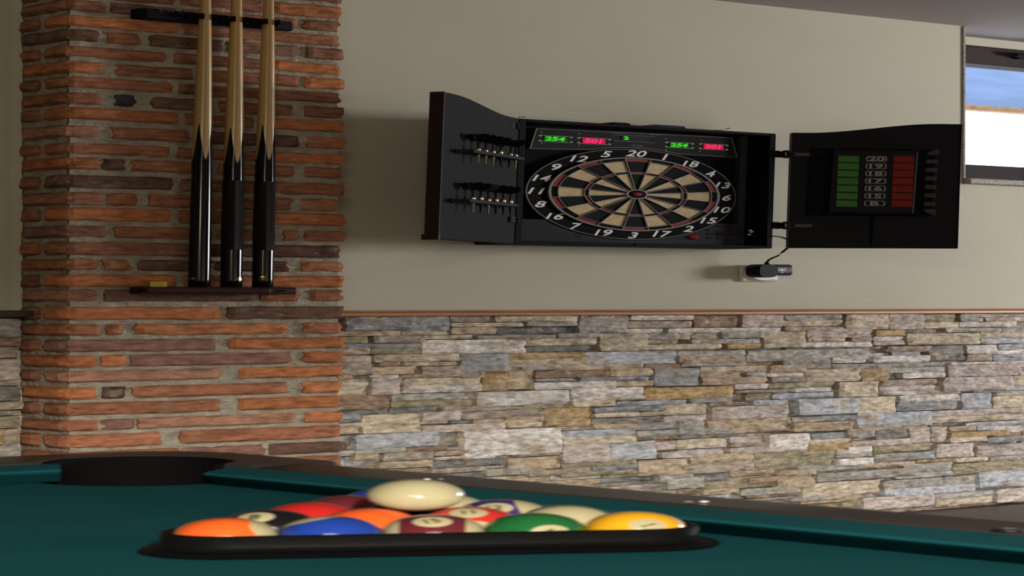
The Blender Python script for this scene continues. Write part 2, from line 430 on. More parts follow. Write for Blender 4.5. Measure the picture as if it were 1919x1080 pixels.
for z0, z1, s, i in allrows:
    for k, tok in enumerate(s.split()):
        a, c = tok[:-1].split('-'); a = float(a); c = float(c); col = BC[tok[-1]]
        x0 = W(a, 500, P_OFF+.008).x; x1 = W(c, 500, P_OFF+.008).x
        if a < 130: x0 = pL - .001
        if c > 622: x1 = pR + rnd.uniform(-.006, .006)
        t = rnd.uniform(.92, 1.24); col = tuple(v*t for v in col)
        rough_block(b, x0, x1, z0, z1, P_OFF-.03, P_OFF+.0065+rnd.uniform(-.0015,.0015), col, i*9+k+300, .0042, .0028, .008, jit=.004)
        if c > 622:   # end of the brick on the far side face
            b.box(x1-.03, x1-.002, -P_OFF-.002, -.003, z0+.003, z1-.003, m=0, col=(*col, .3))
        if k == 0:    # the same brick seen on the left face
            long = (i % 2 == 0)
            d0 = .012 if long else .070
            rough_block(b, -P_OFF-.004, -d0, z0, z1, -(pL+.03), -(pL-.008), col, i*9+77, .003, .006, .011, axis='x', jit=.003)
            if not long:
                c2 = BC['N' if i % 3 else 'M']
                rough_block(b, -.055, -.006, z0, z1, -(pL+.03), -(pL-.008), c2, i*9+78, .003, .006, .011, axis='x', jit=.003)
# mortar core with an uneven skin
core = []
nx, nz = 60, 260
def skin(x, z, d): return d + noise.fractal(Vector((x*40, z*40, d*9)), 1.0, 2.0, 3)*.0042
vs = []; fs = []
xs = [pL+.004 + (pR-.004-pL-.004)*i/nx for i in range(nx+1)]
for j in range(nz+1):
    zz = (WZ-.002)*j/nz
    for x in xs: vs.append(Vector((x, -skin(x, zz, P_OFF+.0005), zz)))
for j in range(nz):
    for i in range(nx):
        a = j*(nx+1)+i; fs.append((a, a+1, a+nx+2, a+nx+1))
b.add(vs, fs, m=1, smooth=True)
vs = []; fs = []; ny = 18
for j in range(nz+1):
    zz = (WZ-.002)*j/nz
    for k in range(ny+1):
        yy = (P_OFF-.001)*k/ny
        vs.append(Vector((pL+.002 - noise.fractal(Vector((yy*40, zz*40, 5)), 1.0, 2.0, 3)*.003, -yy, zz)))
for j in range(nz):
    for k in range(ny):
        a = j*(ny+1)+k; fs.append((a, a+1, a+ny+2, a+ny+1))
b.add(vs, fs, m=1, smooth=True)
b.box(pL+.006, pR-.005, -P_OFF+.006, -.001, 0, WZ-.002, m=1)
tag(b.build('brick_pillar', [M['brick'], M['mortar']]), 'red brick pillar with thick sandy mortar joints', kind='structure')

# ---------------------------------------------------------------- split stone cladding
SCg = 1.52
SC = {'B': (.24,.25,.262), 'D': (.165,.165,.155), 'W': (.52,.495,.465), 'C': (.43,.375,.285), 'T': (.37,.295,.21), 'O': (.36,.255,.13), 'N': (.235,.165,.115), 'K': (.30,.255,.21), 'G': (.30,.29,.265), 'L': (.25,.225,.15), 'P': (.40,.35,.325), 'A': (.36,.38,.41)}
SC = {k_: tuple(x_*SCg for x_ in v_) for k_, v_ in SC.items()}
S = {}
S[(630,570)] = """95 135 1230 295 B|0 300 700 345 T|715 290 1235 335 C|1250 135 1720 195 K|1245 205 2031 245 C|1245 255 1740 325 T|1780 250 2590 320 D|35 355 360 430 L|410 345 960 420 K|960 340 1500 380 C|1530 340 2410 375 G|40 435 930 480 B|0 485 370 550 C|390 480 945 545 L|950 390 2080 540 W|40 565 385 630 P|400 550 1340 625 C|740 632 1330 672 C|460 635 700 675 N|1345 545 1890 740 B|0 635 385 775 K|400 685 880 765 T|930 680 1345 795 K|1345 745 1600 800 K|0 780 160 825 O|0 830 345 990 C|375 810 695 985 P|380 775 700 808 W|700 770 1060 805 T|740 805 1580 885 C|735 888 1610 962 W|1610 740 1890 945 O"""
S[(950,570)] = """-140 125 795 190 C|215 195 770 240 G|780 125 1310 315 G|1330 125 2021 175 W|1310 190 2030 260 K|1290 270 1700 310 W|1755 262 2991 305 W|550 320 1000 365 G|210 375 1000 450 C|210 455 980 520 D|1010 320 1540 510 C|1545 315 1870 385 G|1530 390 1870 430 K|1520 440 2350 495 C|1880 312 2020 385 T|30 530 870 600 O|30 600 880 680 C|860 520 1850 655 A|160 683 520 720 G|520 660 1500 715 T|1500 655 1880 705 N|30 720 300 930 T|300 725 1120 800 N|1120 705 1590 785 T|310 812 740 840 G|820 795 1560 840 B|280 850 1180 925 W|1185 840 1600 895 T|1610 700 2090 890 B|1880 510 2620 565 G"""
S[(1270,570)] = """190 115 700 250 N|700 115 1150 250 P|1180 115 1790 170 G|1150 175 1800 240 C|1160 250 1550 290 T|470 300 930 370 G|160 310 470 380 K|160 383 910 430 G|530 430 905 485 O|935 300 1390 475 C|1410 248 2130 365 P|1420 370 1830 410 T|1290 415 2130 470 W|10 568 720 640 T|40 642 760 675 G|760 500 2100 615 G|1160 605 1680 655 B|1680 585 2060 640 W|240 680 970 740 C|240 745 700 800 T|250 800 960 875 T|730 745 960 790 G|1010 665 1400 750 T|1410 655 1690 705 K|1690 650 2700 695 G|980 755 1380 790 W|1010 795 1390 850 K|1420 710 2010 845 C|2010 700 2310 845 O|620 870 980 925 W|1010 855 1740 915 L|1290 915 1690 955 W|1750 850 2190 1010 C"""
S[(1589,570)] = """-40 105 430 275 C|440 105 820 275 P|840 100 1180 190 L|1230 105 1919 148 G|1230 150 1480 190 G|1500 150 1840 185 T|1210 195 1840 250 W|830 195 1205 265 C|1050 265 1660 305 G|1680 260 1960 300 G|280 285 605 345 O|630 280 1000 315 D|630 320 1430 440 C|1450 305 1960 370 C|1450 375 1960 430 A|280 355 620 400 W|280 402 620 445 P|30 365 265 405 T|440 460 910 520 K|490 522 800 560 B|910 455 1290 620 D|1310 450 1640 540 W|1650 440 1960 495 A|1520 505 1960 545 W|1310 550 1580 620 K|1590 550 1960 620 A|280 565 900 635 W|350 640 1060 680 G|1120 630 1960 655 W|450 690 1090 745 G|600 750 1060 805 W|1090 660 1870 785 P|1880 730 1960 770 W|360 825 950 880 K|360 882 940 960 P|1040 795 1800 940 P|1800 780 1960 880 C"""
S[(630,725)] = """0 85 605 245 N|0 250 600 300 D|610 75 1390 140 G|610 142 1400 215 L|610 228 1160 285 D|1160 215 1640 270 K|1520 50 2526 200 W|1600 203 1919 255 G|0 305 280 390 B|0 400 290 450 C|0 455 250 515 T|290 300 925 500 C|930 275 1360 370 P|1360 262 2280 340 K|930 378 1240 405 T|1260 365 1500 400 D|1500 345 2280 395 T|930 410 1830 485 P|1840 390 2240 440 C|0 540 170 600 B|40 605 160 690 N|200 505 1110 660 A|1110 490 1350 640 D|200 670 750 720 G|760 655 1240 700 N|1380 465 2440 740 W|0 700 200 755 G|200 730 480 800 T|510 715 1060 800 K|1060 695 1440 745 T|1070 755 1730 790 W|1060 795 1890 880 D|460 810 1040 880 C|1050 885 1640 930 K|1650 885 2300 960 G"""
S[(950,725)] = """700 15 1495 88 W|700 90 1495 150 W|700 155 1170 215 C|1505 5 2461 132 O|190 190 680 230 K|0 215 400 312 L|0 320 410 375 T|430 225 940 430 O|945 215 1730 270 B|1190 152 1960 200 B|945 285 1430 330 C|950 335 1700 400 D|1430 275 1720 315 T|1730 190 2180 305 C|1730 315 2190 375 P|0 390 370 435 C|590 430 930 470 K|940 405 1400 455 T|1410 385 2140 460 B|600 470 1400 545 A|600 547 1400 620 C|1410 465 2420 530 G|1420 535 1870 575 N|0 655 590 705 C|60 710 590 755 K|600 625 1120 820 P|1145 600 1650 795 A|1510 590 2400 680 P|1680 705 2350 765 P|30 770 590 905 T|610 805 1430 880 L|0 870 150 960 G|250 900 930 960 K|930 865 1430 915 B|1430 795 1960 960 T|600 920 1430 965 L"""
S[(1270,725)] = """150 125 600 170 B|620 35 1260 65 K|1040 70 1720 125 A|760 75 1020 150 L|820 145 1200 195 A|380 168 770 205 N|370 210 1200 345 P|1310 130 1960 300 A|0 375 270 500 G|330 350 1240 500 T|1250 325 1960 375 B|1240 385 1900 480 T|0 510 790 555 D|0 570 550 670 C|580 545 930 610 P|580 612 950 650 K|1010 515 1450 695 W|1470 500 2130 560 B|1440 570 1890 625 C|1440 628 1890 690 O|0 685 490 740 A|580 655 1180 720 P|120 735 820 820 T|830 700 1710 890 L|60 825 830 930 K|1740 680 2120 733 W|1740 736 2120 770 G|1720 780 2120 850 W|1330 845 2330 905 B|580 915 1050 965 T|1100 905 1500 965 T|1520 912 2700 1000 G|-200 945 180 1030 G|190 960 560 1030 D|560 985 1000 1060 L"""
S[(1589,725)] = """360 50 750 90 W|750 40 1240 80 K|550 88 1215 160 W|540 162 1200 255 B|110 110 520 290 C|0 130 100 290 A|1240 70 1560 240 A|1580 100 1960 225 C|1390 25 1740 60 B|1610 63 1960 95 C|90 280 900 430 A|910 245 1960 305 P|910 310 1960 375 C|930 388 1260 425 D|1290 380 1960 425 A|0 435 880 470 T|0 485 290 550 G|330 460 690 570 D|690 450 910 610 P|930 440 1090 600 P|1110 430 1400 478 T|1110 488 1750 535 O|1390 425 1620 470 A|1520 545 1960 600 B|1100 545 1500 600 C|40 580 690 640 P|0 655 260 725 W|300 630 950 705 L|290 720 960 810 B|960 620 1370 770 P|1390 630 1960 750 P|1180 770 1530 815 C|1560 755 1960 800 G|90 830 740 870 T|760 795 1100 825 O|600 835 1130 930 G|1160 820 1960 900 L"""
S[(1250,860)] = """210 115 590 160 L|440 95 780 125 N|0 100 200 160 G|590 105 790 160 T|400 155 720 190 G|440 185 720 205 N|190 160 380 190 T|735 125 1150 200 C|1170 105 1660 150 G|1170 150 1660 190 A|1680 65 1960 150 A|720 205 1040 235 T|1060 200 1440 265 P|1450 180 1760 215 G|1450 215 1750 250 C|1770 160 1960 230 P|660 205 850 225 G|1235 75 1550 100 G|1540 20 1960 75 L"""
b = MB(); so = .036; used = []
seed = 0
for (X0, Y0), txt in S.items():
    q = 5.815 if X0 != 1250 else 2.868
    for t in txt.split('|'):
        p = t.split(); x0, y0, x1, y1 = [float(v)/q for v in p[:4]]; c = SC[p[4]]; seed += 1
        rr = random.Random(seed); f = rr.uniform(.9, 1.12); c = tuple(v*f for v in c)
        xm = X0+(x0+x1)/2
        za_ = W(xm, Y0+y1, so).z; zb_ = W(xm, Y0+y0, so).z
        xa = W(X0+x0, 600, so).x; xb = min(W(X0+x1, 600, so).x, DX0)
        if zb_-za_ < .006: continue
        if zb_ > tz0-.001: zb_ = tz0-.001
        fr_ = {'D': .031, 'L': .032, 'N': .034}.get(p[4], .037) + rr.uniform(-.003, .005)
        rough_block(b, xa+.0006, xb-.0006, max(za_-.0006, .004), min(zb_+.0006, tz0-.001), .006, fr_, c, seed, .0045, .0018, .011, jit=.0022)
# the courses behind and around them
rr = random.Random(11); keys = 'GGKKCCTPWWBANL'
def fill(xa, xb, za0, zb0, o0, o1, sd, dim):
    global seed
    z = za0
    while z < zb0-.004:
        h = min(rr.choice([.018, .022, .028, .036, .045, .055]), zb0-z); x = xa - rr.uniform(0, .1)
        while x < xb:
            l = rr.uniform(.07, .30); seed += 1
            a, c_ = max(x, xa), min(x+l, xb)
            if c_-a > .012:
                c = SC[rr.choice(keys)]; f = rr.uniform(.85, 1.1)*dim
                rough_block(b, a+.001, c_-.001, z+.0006, z+h-.0006, .002, rr.uniform(o0, o1), tuple(v*f for v in c), seed, .003, .0024, .02, jit=.0015)
            x += l
        z += h
fill(pR-.002, min(wl+.9, DX0), .0, tz0-.002, .018, .028, 1, .95)
(wl+.9 < DX0) and fill(wl+.9, DX0, .0, tz0-.002, .018, .036, 1, 1); fill(DX1, 6.7, .0, tz0-.002, .018, .036, 1, 1)
tag(b.build('wall_back_cladding', M['stone']), 'split stone cladding in grey, white and ochre on the lower wall', kind='structure')
b = MB(); so2 = .03
for t in "0 135 130 260 G|0 262 135 322 N|0 325 135 400 K|0 405 150 550 P|0 555 135 590 K|0 592 140 690 D|0 695 150 750 K|0 755 90 790 D|0 795 145 875 L|50 880 155 985 K|0 880 45 985 O|0 990 140 1070 G|0 1075 140 1160 K".split('|'):
    p = t.split(); x0, y0, x1, y1 = [float(v)/3.6 for v in p[:4]]; c = SC[p[4]]; seed += 1
    rough_block(b, W(x0-(18 if x0 == 0 else 0), 600, so2).x, min(W(x1, 600, so2).x, pL-.003), W(20, 560+y1, so2).z+.001, W(20, 560+y0, so2).z-.001, .004, so2+.006*math.sin(seed), c, seed, .003, .0026, .014, jit=.002)
fill(-2.4, pL-.004, 0, lz0-.001, .008, .02, 2, .95)
tag(b.build('wall_left_of_pillar_cladding', M['stone']), 'split stone cladding on the wall left of the brick pillar', kind='structure')
# ragged plaster edge where the left wall meets the pillar
b = MB(); r2 = random.Random(3)
pts = []
for k in range(90):
    z = lz1 + (WZ-lz1)*k/89
    pts.append((z, .006 + .006*noise.noise(Vector((z*14, 2, 0))) + .003*r2.random()))
for k in range(89):
    (za1, d1), (zb1, d2) = pts[k], pts[k+1]
    x = pL-.012
    b.add([(x,-.0,za1),(x+.010,-d1-.004,za1),(x+.010,-d2-.004,zb1),(x,-.0,zb1),(x+.016,-.0,za1),(x+.016,-.0,zb1)], [(0,1,2,3),(1,4,5,2)])
tag(b.build('trim_3', M['plaster']), 'ragged plaster edge beside the brick pillar', kind='structure')
# ---------------------------------------------------------------- cue rack on the pillar
face = P_OFF + .012
co = face + .026                                     # cue axis distance from the wall
shz = W(430, 538.5, co).z
def cx(px, z=None): return W(px, 500, co).x
# lower shelf
x0 = W(242, 545, face).x; x1 = W(547, 545, face).x
f0 = W(276, 545, face+.055).x; f1 = W(508, 545, face+.055).x
sh = empty('cue_rack_shelf', ((x0+x1)/2, -face, shz-.03), 'dark wooden cue rack shelf holding the butts of three cues on the brick pillar', 'cue rack')
b = MB(((x0+x1)/2, -face, shz-.03))
b.prism([(x0,-face+.0,shz-.030),(x1,-face,shz-.030),(x1,-face-.012,shz-.030),(f1+.012,-face-.016,shz-.030),(f1,-face-.055,shz-.030),(f0,-face-.055,shz-.030),(x0+.004,-face-.020,shz-.030)], (0,0,.030))
b.build('shelf_board', M['rack_wood'], sh, bevel=.002)
for px in (373, 433, 492):
    c = cx(px); b = MB((c, -co, shz)); b.lathe([(.0185,0),(.0185,.0012)], (c,-co,shz), n=24); b.build('butt_cup', M['cable'], sh)
for px in (255, 530):
    c = W(px, 545, face+.016).x; b = MB(); b.lathe([(.004,0),(.004,.003),(.0015,.0035)], (c, -face-.016 if px > 400 else -face-.018, shz-.015), (0,-1,0), n=12); b.o = Vector((c,-face-.02,shz-.015)); b.build('screw', M['panel'], sh)
# upper clip bar
z0b = W(300, 36, face+.02).z; z1b = W(300, 17.5, face+.02).z
x0 = W(247, 20, face).x; x1 = W(541, 20, face).x
cb = empty('cue_clip_bar', ((x0+x1)/2, -face, (z0b+z1b)/2), 'black cue clip bar holding the upper parts of three cues on the brick pillar', 'cue rack')
fo = face+.022; fx0 = W(275, 20, fo).x; fx1 = W(520, 20, fo).x
b = MB(((x0+x1)/2, -face, (z0b+z1b)/2))
b.prism([(x0,-face+.004,z0b),(x1,-face+.004,z0b),(x1,-face-.010,z0b),(fx1,-face-.014,z0b),(fx0+.0,-fo+.0,z0b),(x0+.002,-face-.012,z0b)], (0,0,z1b-z0b))
b.build('bar', M['rack_black'], cb, bevel=.0015)
zc = (z0b+z1b)/2
for px in (384.5, 443, 503):
    c = W(px, 30, co).x
    b = MB((c, -co, zc))
    for sgn in (-1, 1):
        pts = []
        for k in range(7):
            a = PI/2 + sgn*(.35 + k*.36)          # arms that reach round the cue from behind
            pts.append((c + math.cos(a)*.0135, -co + math.sin(a)*.0135))
        prev = [(p[0], p[1]) for p in pts]; out = [(c+(p[0]-c)*1.3, -co+(p[1]+co)*1.3) for p in pts]
        loop = [(p[0], p[1], zc-.012) for p in prev] + [(p[0], p[1], zc-.012) for p in reversed(out)]
        b.prism(loop, (0,0,.024))
    b.box(c-.010, c+.010, -face-.02, -co+.0135, zc-.010, zc+.010)
    b.box(c-.026, c-.0125, -fo-.004, -face-.006, zc-.008, zc+.010)
    b.build('clip', M['cue_black'], cb)
tx = W(322, 22, fo+.001)
b = MB(tx); d = Vector((fx1-fx0, .008, 0)).normalized(); b.text('E M A', tx, Vector((1,.05,0)).normalized(), (0,0,1), .016); b.build('lettering', M['flap'], cb)

# three cues
def cue(px_bot, px_top, z_val, wrap, badge, label):
    zb = shz + .001; pb = W(px_bot, 538, co); pt = W(px_top, 0, co)
    ax = Vector((pt.x-pb.x, 0, pt.z-pb.z)); ax.normalize()
    L = WZ - .05 - zb
    r = lambda h: .0153 - .0079*min(h/1.27, 1.08)**1.9
    P = lambda h: Vector((pb.x + ax.x/ax.z*h, -co, zb+h))
    root = empty('pool_cue', (pb.x, -co, zb), label, 'pool cue', 'pool cues standing in the wall rack')
    n = 48
    zp = W(px_bot, z_val, co).z - zb; amp = .175
    def tri(j):
        t = (j/n*4 + .12) % 1.0; t = 1-abs(2*t-1); return t**1.6
    edge = [Vector((0,0,0))]*n
    def ring(h, rr): p = P(h); return [p + Vector((math.cos(2*PI*j/n)*rr, math.sin(2*PI*j/n)*rr, 0)) for j in range(n)]
    def zig(rr=0):
        out = []
        for j in range(n):
            h = zp + amp*tri(j); p = P(h); q = r(h)+rr; out.append(p + Vector((math.cos(2*PI*j/n)*q, math.sin(2*PI*j/n)*q, 0)))
        return out
    b = MB(root.location.copy()); b.o.z /= K; b.smooth = True
    hs = [0, .002, .03, .031]; 
    hh = [.0, .003] + [.03 + (zp-.035)*k/8 for k in range(9)]
    rs = [ring(h, r(h) - (.0015 if h == 0 else 0)) for h in hh] + [zig()]
    b.rings(rs, cap=False, smooth=True); b.add(rs[0], [tuple(reversed(range(n)))], smooth=False)
    b.build('butt', M['cue_black'], root)
    b = MB(root.location.copy()); b.o.z /= K
    top = L; rs = [zig()] + [ring(zp+amp+.01+(top-zp-amp-.05)*k/10, r(zp+amp+.01+(top-zp-amp-.05)*k/10)) for k in range(11)]
    b.rings(rs, cap=False, smooth=True); b.build('shaft', M['maple'], root)
    ht = top-.04
    b = MB(root.location.copy()); b.o.z /= K; b.rings([ring(ht-.0, r(ht)), ring(ht+.022, r(ht)*.97)], smooth=True); b.build('ferrule', M['white_pl'], root)
    b = MB(root.location.copy()); b.o.z /= K; b.rings([ring(ht+.022, r(ht)*.97), ring(ht+.030, r(ht)*.93), ring(ht+.034, r(ht)*.6)], smooth=True); b.build('tip', M['blue_thing'], root)
    if wrap:
        b = MB(root.location.copy()); b.o.z /= K
        b.rings([ring(h, r(h)+.0004) for h in (.16,.24,.32,.40,.46)], smooth=True); b.build('wrap', M['cue_wrap'], root)
    for (bx, by, sx, sz) in badge:
        p = W(bx, by, co+.012); h = p.z - zb; c0 = P(h); rr = r(h)
        # bearing of the badge on the butt, found where the eye sees it
        ang = None; best = 9
        for k in range(720):
            a = 2*PI*k/720; q = c0 + Vector((math.cos(a), math.sin(a), 0))*rr; dv = q-EYE
            if Vector((math.cos(a), math.sin(a), 0)).dot(dv) < 0:
                e = abs(dv.dot(RT)/dv.dot(FW)*F_PX + 959.5 - bx)
                if e < best: best = e; ang = a
        vs = [c0 + Vector((math.cos(ang), math.sin(ang), 0))*(rr+.0006)]
        for k in range(20):
            t = 2*PI*k/20; a = ang + math.cos(t)*sx/rr; z = math.sin(t)*sz
            vs.append(c0 + Vector((math.cos(a)*(rr+.0005), math.sin(a)*(rr+.0005), z)))
        b = MB(c0); b.add(vs, [(0, k+1, (k+1) % 20+1) for k in range(20)]); b.build('inlay', M['gold'], root)
cue(373, 385, 300, False, [(361, 522, .006, .004)], 'pool cue with smooth black butt, leftmost of three on the pillar, nearest the yellow chalk')
cue(433, 443.5, 307, True, [(448, 523, .0045, .008)], 'pool cue with ribbed black wrap standing between the other two cues')
cue(492, 503.5, 301, True, [(492, 524, .007, .002), (492, 519.5, .0045, .0035)], 'pool cue with two gold marks at its base, rightmost of three on the pillar')

# chalk box on the shelf
p0 = W(277, 538, face+.03); p1 = W(322, 538, face+.03); zt = W(300, 528, face+.03).z
ck = empty('chalk_cube', ((p0.x+p1.x)/2, -face-.03, shz), 'small yellow paper covered chalk cube at the left end of the cue shelf', 'chalk')
b = MB(((p0.x+p1.x)/2, -face-.03, shz+.0))
e1 = Vector((.020, -.006, 0)); c0 = Vector((p0.x+.008, -face-.024, shz))
b.obox(c0, (.0235,-.004,0), (.004,.0215,0), (0,0,zt-shz)); b.build('wrapper', M['chalk_y'], ck, bevel=.0008)
b = MB(c0); c1 = c0 + Vector((-.0001,0,0)); b.obox(c1+Vector((0,0,.001)), (.004,.0215,0), (-.0004,0,0), (0,0,zt-shz-.002)); b.build('wrapper_side', M['chalk_g'], ck)
u = Vector((.0235,-.004,0)); mid = c0 + u*.5 + Vector((0,-.0006,(zt-shz)*.5))
b = MB(mid); n = 24
ro = [mid + u.normalized()*math.cos(2*PI*k/n)*.0085 + Vector((0,0,math.sin(2*PI*k/n)*.0078)) for k in range(n)]
ri = [mid + u.normalized()*math.cos(2*PI*k/n)*.0062 + Vector((0,0,math.sin(2*PI*k/n)*.0050)) for k in range(n)]
b.add(ro+ri, [(k, (k+1)%n, (k+1)%n+n, k+n) for k in range(n)]); b.text('8', mid, u.normalized(), (0,0,1), .010)
b.build('print', M['chalk_g'], ck)
b = MB(c0); b.obox(c0+Vector((.006,.004,zt-shz)), (.012,-.002,0), (.002,.012,0), (0,0,.0012)); b.build('chalk', M['blue_thing'], ck)

# ---------------------------------------------------------------- dartboard cabinet
LEAN = .016
cz0 = W(965, 457, .1).z; cz1 = W(978, 222.5, .1).z
cxl = W(969, 457, .1).x; cxr = W(1451, 463, .1).x
zmid = (cz0+cz1)/2
def lean(v): return Vector((v.x + LEAN*(v.z-zmid), v.y, v.z))
def unlean(v): return Vector((v.x - LEAN*(v.z-zmid), v.y, v.z))
def WC(px, py, o): return unlean(W(px, py, o))
cab = empty('dartboard_cabinet', ((cxl+cxr)/2, 0, cz0), 'black electronic dartboard cabinet hung open on the cream wall with both doors spread', 'dartboard')
def part(b, name, m, parent=cab, bevel=0, **k): 
    b.o = unlean(b.o) if False else b.o
    return b.build(name, m, parent, bevel=bevel, xf=lean, **k)
O = Vector(((cxl+cxr)/2, 0, cz0))
t = .014
b = MB(O); b.box(cxl, cxl+t, -.1, -.002, cz0, cz1); b.box(cxr-t, cxr, -.1, -.002, cz0, cz1)
b.box(cxl+t, cxr-t, -.1, -.002, cz0, cz0+t); b.box(cxl+t, cxr-t, -.1, -.002, cz1-t, cz1); b.box(cxl+t, cxr-t, -.014, -.004, cz0+t, cz1-t)
case = part(b, 'case', M['black'], bevel=.0015)
# the electronic dartboard unit
uo = .058
ux0 = cxl + t + .002; ux1 = WC(1397, 330, uo).x
uz0 = cz0 + t + .001; uz1 = WC(1180, 241, uo).z
b = MB(Vector((ux0, -.014, uz0))); b.box(ux0, ux1, -uo+.010, -.0145, uz0, uz1)
unit = part(b, 'electronic_dartboard', M['unit'], bevel=.003)
zc_ = WC(1190.5, 364.5, uo+.006); cx_, cz_ = zc_.x, zc_.z
RD = (448.5-278.6)/2 * (zc_-EYE).dot(FW) / F_Z
# charcoal bezel: side strips, lower panel with louvres
b = MB(Vector((ux0, -uo, uz0)))
b.box(ux0, ux0+.014, -uo-.004, -uo+.012, uz0, uz1); part(b, 'bezel_strip', M['bezel'], unit, bevel=.003)
b = MB(Vector((ux1, -uo, uz0))); b.box(ux1-.016, ux1, -uo-.004, -uo+.012, uz0, uz1); part(b, 'bezel_strip', M['bezel'], unit, bevel=.003)
lzt = WC(1000, 411.5, uo).z
b = MB(Vector((ux0, -uo, uz0)))
xr = cx_ - .02
def circ_x(z, r=RD+.004):
    dz = cz_-z; return cx_-math.sqrt(max(r*r-dz*dz, 0)) if abs(dz) < r else cx_
pl = [(ux0+.014, uz0), (ux1-.016, uz0)]
zr_ = WC(1380, 420, uo).z
pl += [(ux1-.016, zr_)]
for k in range(14):
    z = zr_ + (lzt*0+ (cz_-RD-.002) - zr_)*k/13
    dz = cz_-z; xx = cx_+math.sqrt(max((RD+.003)**2-dz*dz, 0)); pl.append((min(xx, ux1-.017), z))
for k in range(14):
    z = (cz_-RD-.002) + (lzt-(cz_-RD-.002))*k/13
    pl.append((circ_x(z), z))
pl.append((ux0+.014, lzt))
b.prism([(x, -uo+.009, z) for x, z in pl], (0, -.011, 0))
low = part(b, 'lower_panel', M['bezel'], unit)
b = MB(Vector((ux0, -uo, uz0)))
nl = 9
for k in range(nl):
    z = uz0+.008 + (lzt-uz0-.018)*k/(nl-1); xe = min(circ_x(z)-.012, cx_-.06)
    b.box(ux0+.018, xe, -uo-.0055, -uo-.0015, z, z+.0035)
part(b, 'louvre', M['bezel'], low)
for k, (px, py) in enumerate([(1083,438.3),(1085.5,441),(1087.5,444),(1089.5,447)]):
    p = WC(px, py, uo+.003); b = MB(p); b.box(p.x-.0025, p.x+.0025, -uo-.004, -uo-.001, p.z-.0012, p.z+.0012); part(b, 'slot', M['black'], low)
# upper display panel with outline
b = MB(Vector((cx_, -uo, uz1)))
c4 = [WC(px, py, uo+.001) for px, py in ((991,279),(1004,240.5),(1370,258),(1381,296))]
arc = []
for k in range(15):
    a = math.radians(123 - 66*k/14); arc.append((cx_+(RD+.006)*math.cos(a), cz_+(RD+.006)*math.sin(a)))
arc = [p for p in arc if p[1] > c4[0].z+.003]
poly = [(p.x, p.z) for p in (c4[3], c4[2], c4[1], c4[0])] + arc
b.prism([(x, -uo+.009, z) for x, z in poly], (0, -.011, 0))
dp = part(b, 'display_panel', M['panel'], unit)
b = MB(Vector((cx_, -uo, uz1)))
pth = [(x, z) for x, z in poly]
for k in range(len(pth)):
    p, q = pth[k], pth[(k+1) % len(pth)]
    v = Vector((q[0]-p[0], 0, q[1]-p[1]))
    if v.length > 1e-4:
        nrm = Vector((-v.z, 0, v.x)).normalized()*.0018
        b.obox(Vector((p[0], -uo-.0018, p[1])), v, nrm, (0,-.0012,0))
part(b, 'outline', M['line'], dp)
def led(px, py, wpx, hpx, m_back, m_txt, txt):
    c = WC(px, py, uo+.004); dx = (WC(px+wpx/2, py, uo+.004).x-WC(px-wpx/2, py, uo+.004).x)/2; dz = hpx/2*4.2/F_Z
    b = MB(c); b.box(c.x-dx, c.x+dx, -uo-.0035, -uo-.001, c.z-dz, c.z+dz); s = part(b, 'score_display', M['led_g'] if m_back is None else m_back, dp)
    b = MB(c)
    b.text(txt, c+Vector((-dx*.12, -.0006, 0)), (1,0,0), (0,0,1), dz*2.2, shear=.15, bold=.04); part(b, 'digits', m_txt, s)
    b = MB(c); th = .0009                                # pale printed frame with four rounded ends
    b.box(c.x-dx-.006, c.x+dx+.006, -uo-.0028, -uo-.001, c.z+dz+.002, c.z+dz+.002+th); b.box(c.x-dx-.006, c.x+dx+.006, -uo-.0028, -uo-.001, c.z-dz-.002-th, c.z-dz-.002)
    for sx in (-1, 1):
        for sz in (-1, 1): b.lathe([(.0035,0),(.0035,.002),(.0022,.003)], (c.x+sx*(dx+.009), -uo-.001, c.z+sz*(dz-.0005)), (0,-1,0), n=14)
    part(b, 'display_frame', M['white_pl'], s)
led(1042, 260.5, 42, 9, None, M['led_gt'], '254')
led(1114, 264.5, 42, 9, M['led_r'], M['led_rt'], '501')
led(1274, 272.3, 34, 8.5, None, M['led_gt'], '254')
led(1338, 275.3, 36, 8.5, M['led_r'], M['led_rt'], '501')
c = WC(1194, 260, uo+.003); b = MB(c); b.box(c.x-.034, c.x+.026, -uo-.003, -uo-.001, c.z-.012, c.z+.012); s = part(b, 'round_display', M['led_c'], dp)
b = MB(c); b.text('2', c+Vector((-.024,-.0004,.0)), (1,0,0), (0,0,1), .022, bold=.05); part(b, 'digits', M['led_gt'], s)
c = WC(1190, 260, uo+.003); b = MB(c)
for sz in (-1, 1): b.box(c.x-.045, c.x+.045, -uo-.0024, -uo-.001, c.z+sz*.0155-.0006, c.z+sz*.0155+.0006)
part(b, 'display_line', M['line'], dp)
for px, py, txt in ((1158,249,'CRICKET'),(1228,252,'SCORE'),(1194,273,'POWER')):
    p = WC(px, py, uo+.0025); b = MB(p); b.text(txt, p, (1,0,0), (0,0,1), .0075)
    part(b, 'lettering', M['line'], dp)
for px, py, m in ((1015,248,'line'),(1015,269,'line'),(1086,251,'line'),(1086,272.5,'line'),(1248,260,'line'),(1248,281,'line'),(1315,263.5,'red_btn'),(1312,284,'line')):
    p = WC(px, py, uo+.003); b = MB(p); b.lathe([(.0028,0),(.0022,.002)], (p.x, -uo-.001, p.z), (0,-1,0), n=12); part(b, 'indicator', M[m], dp)
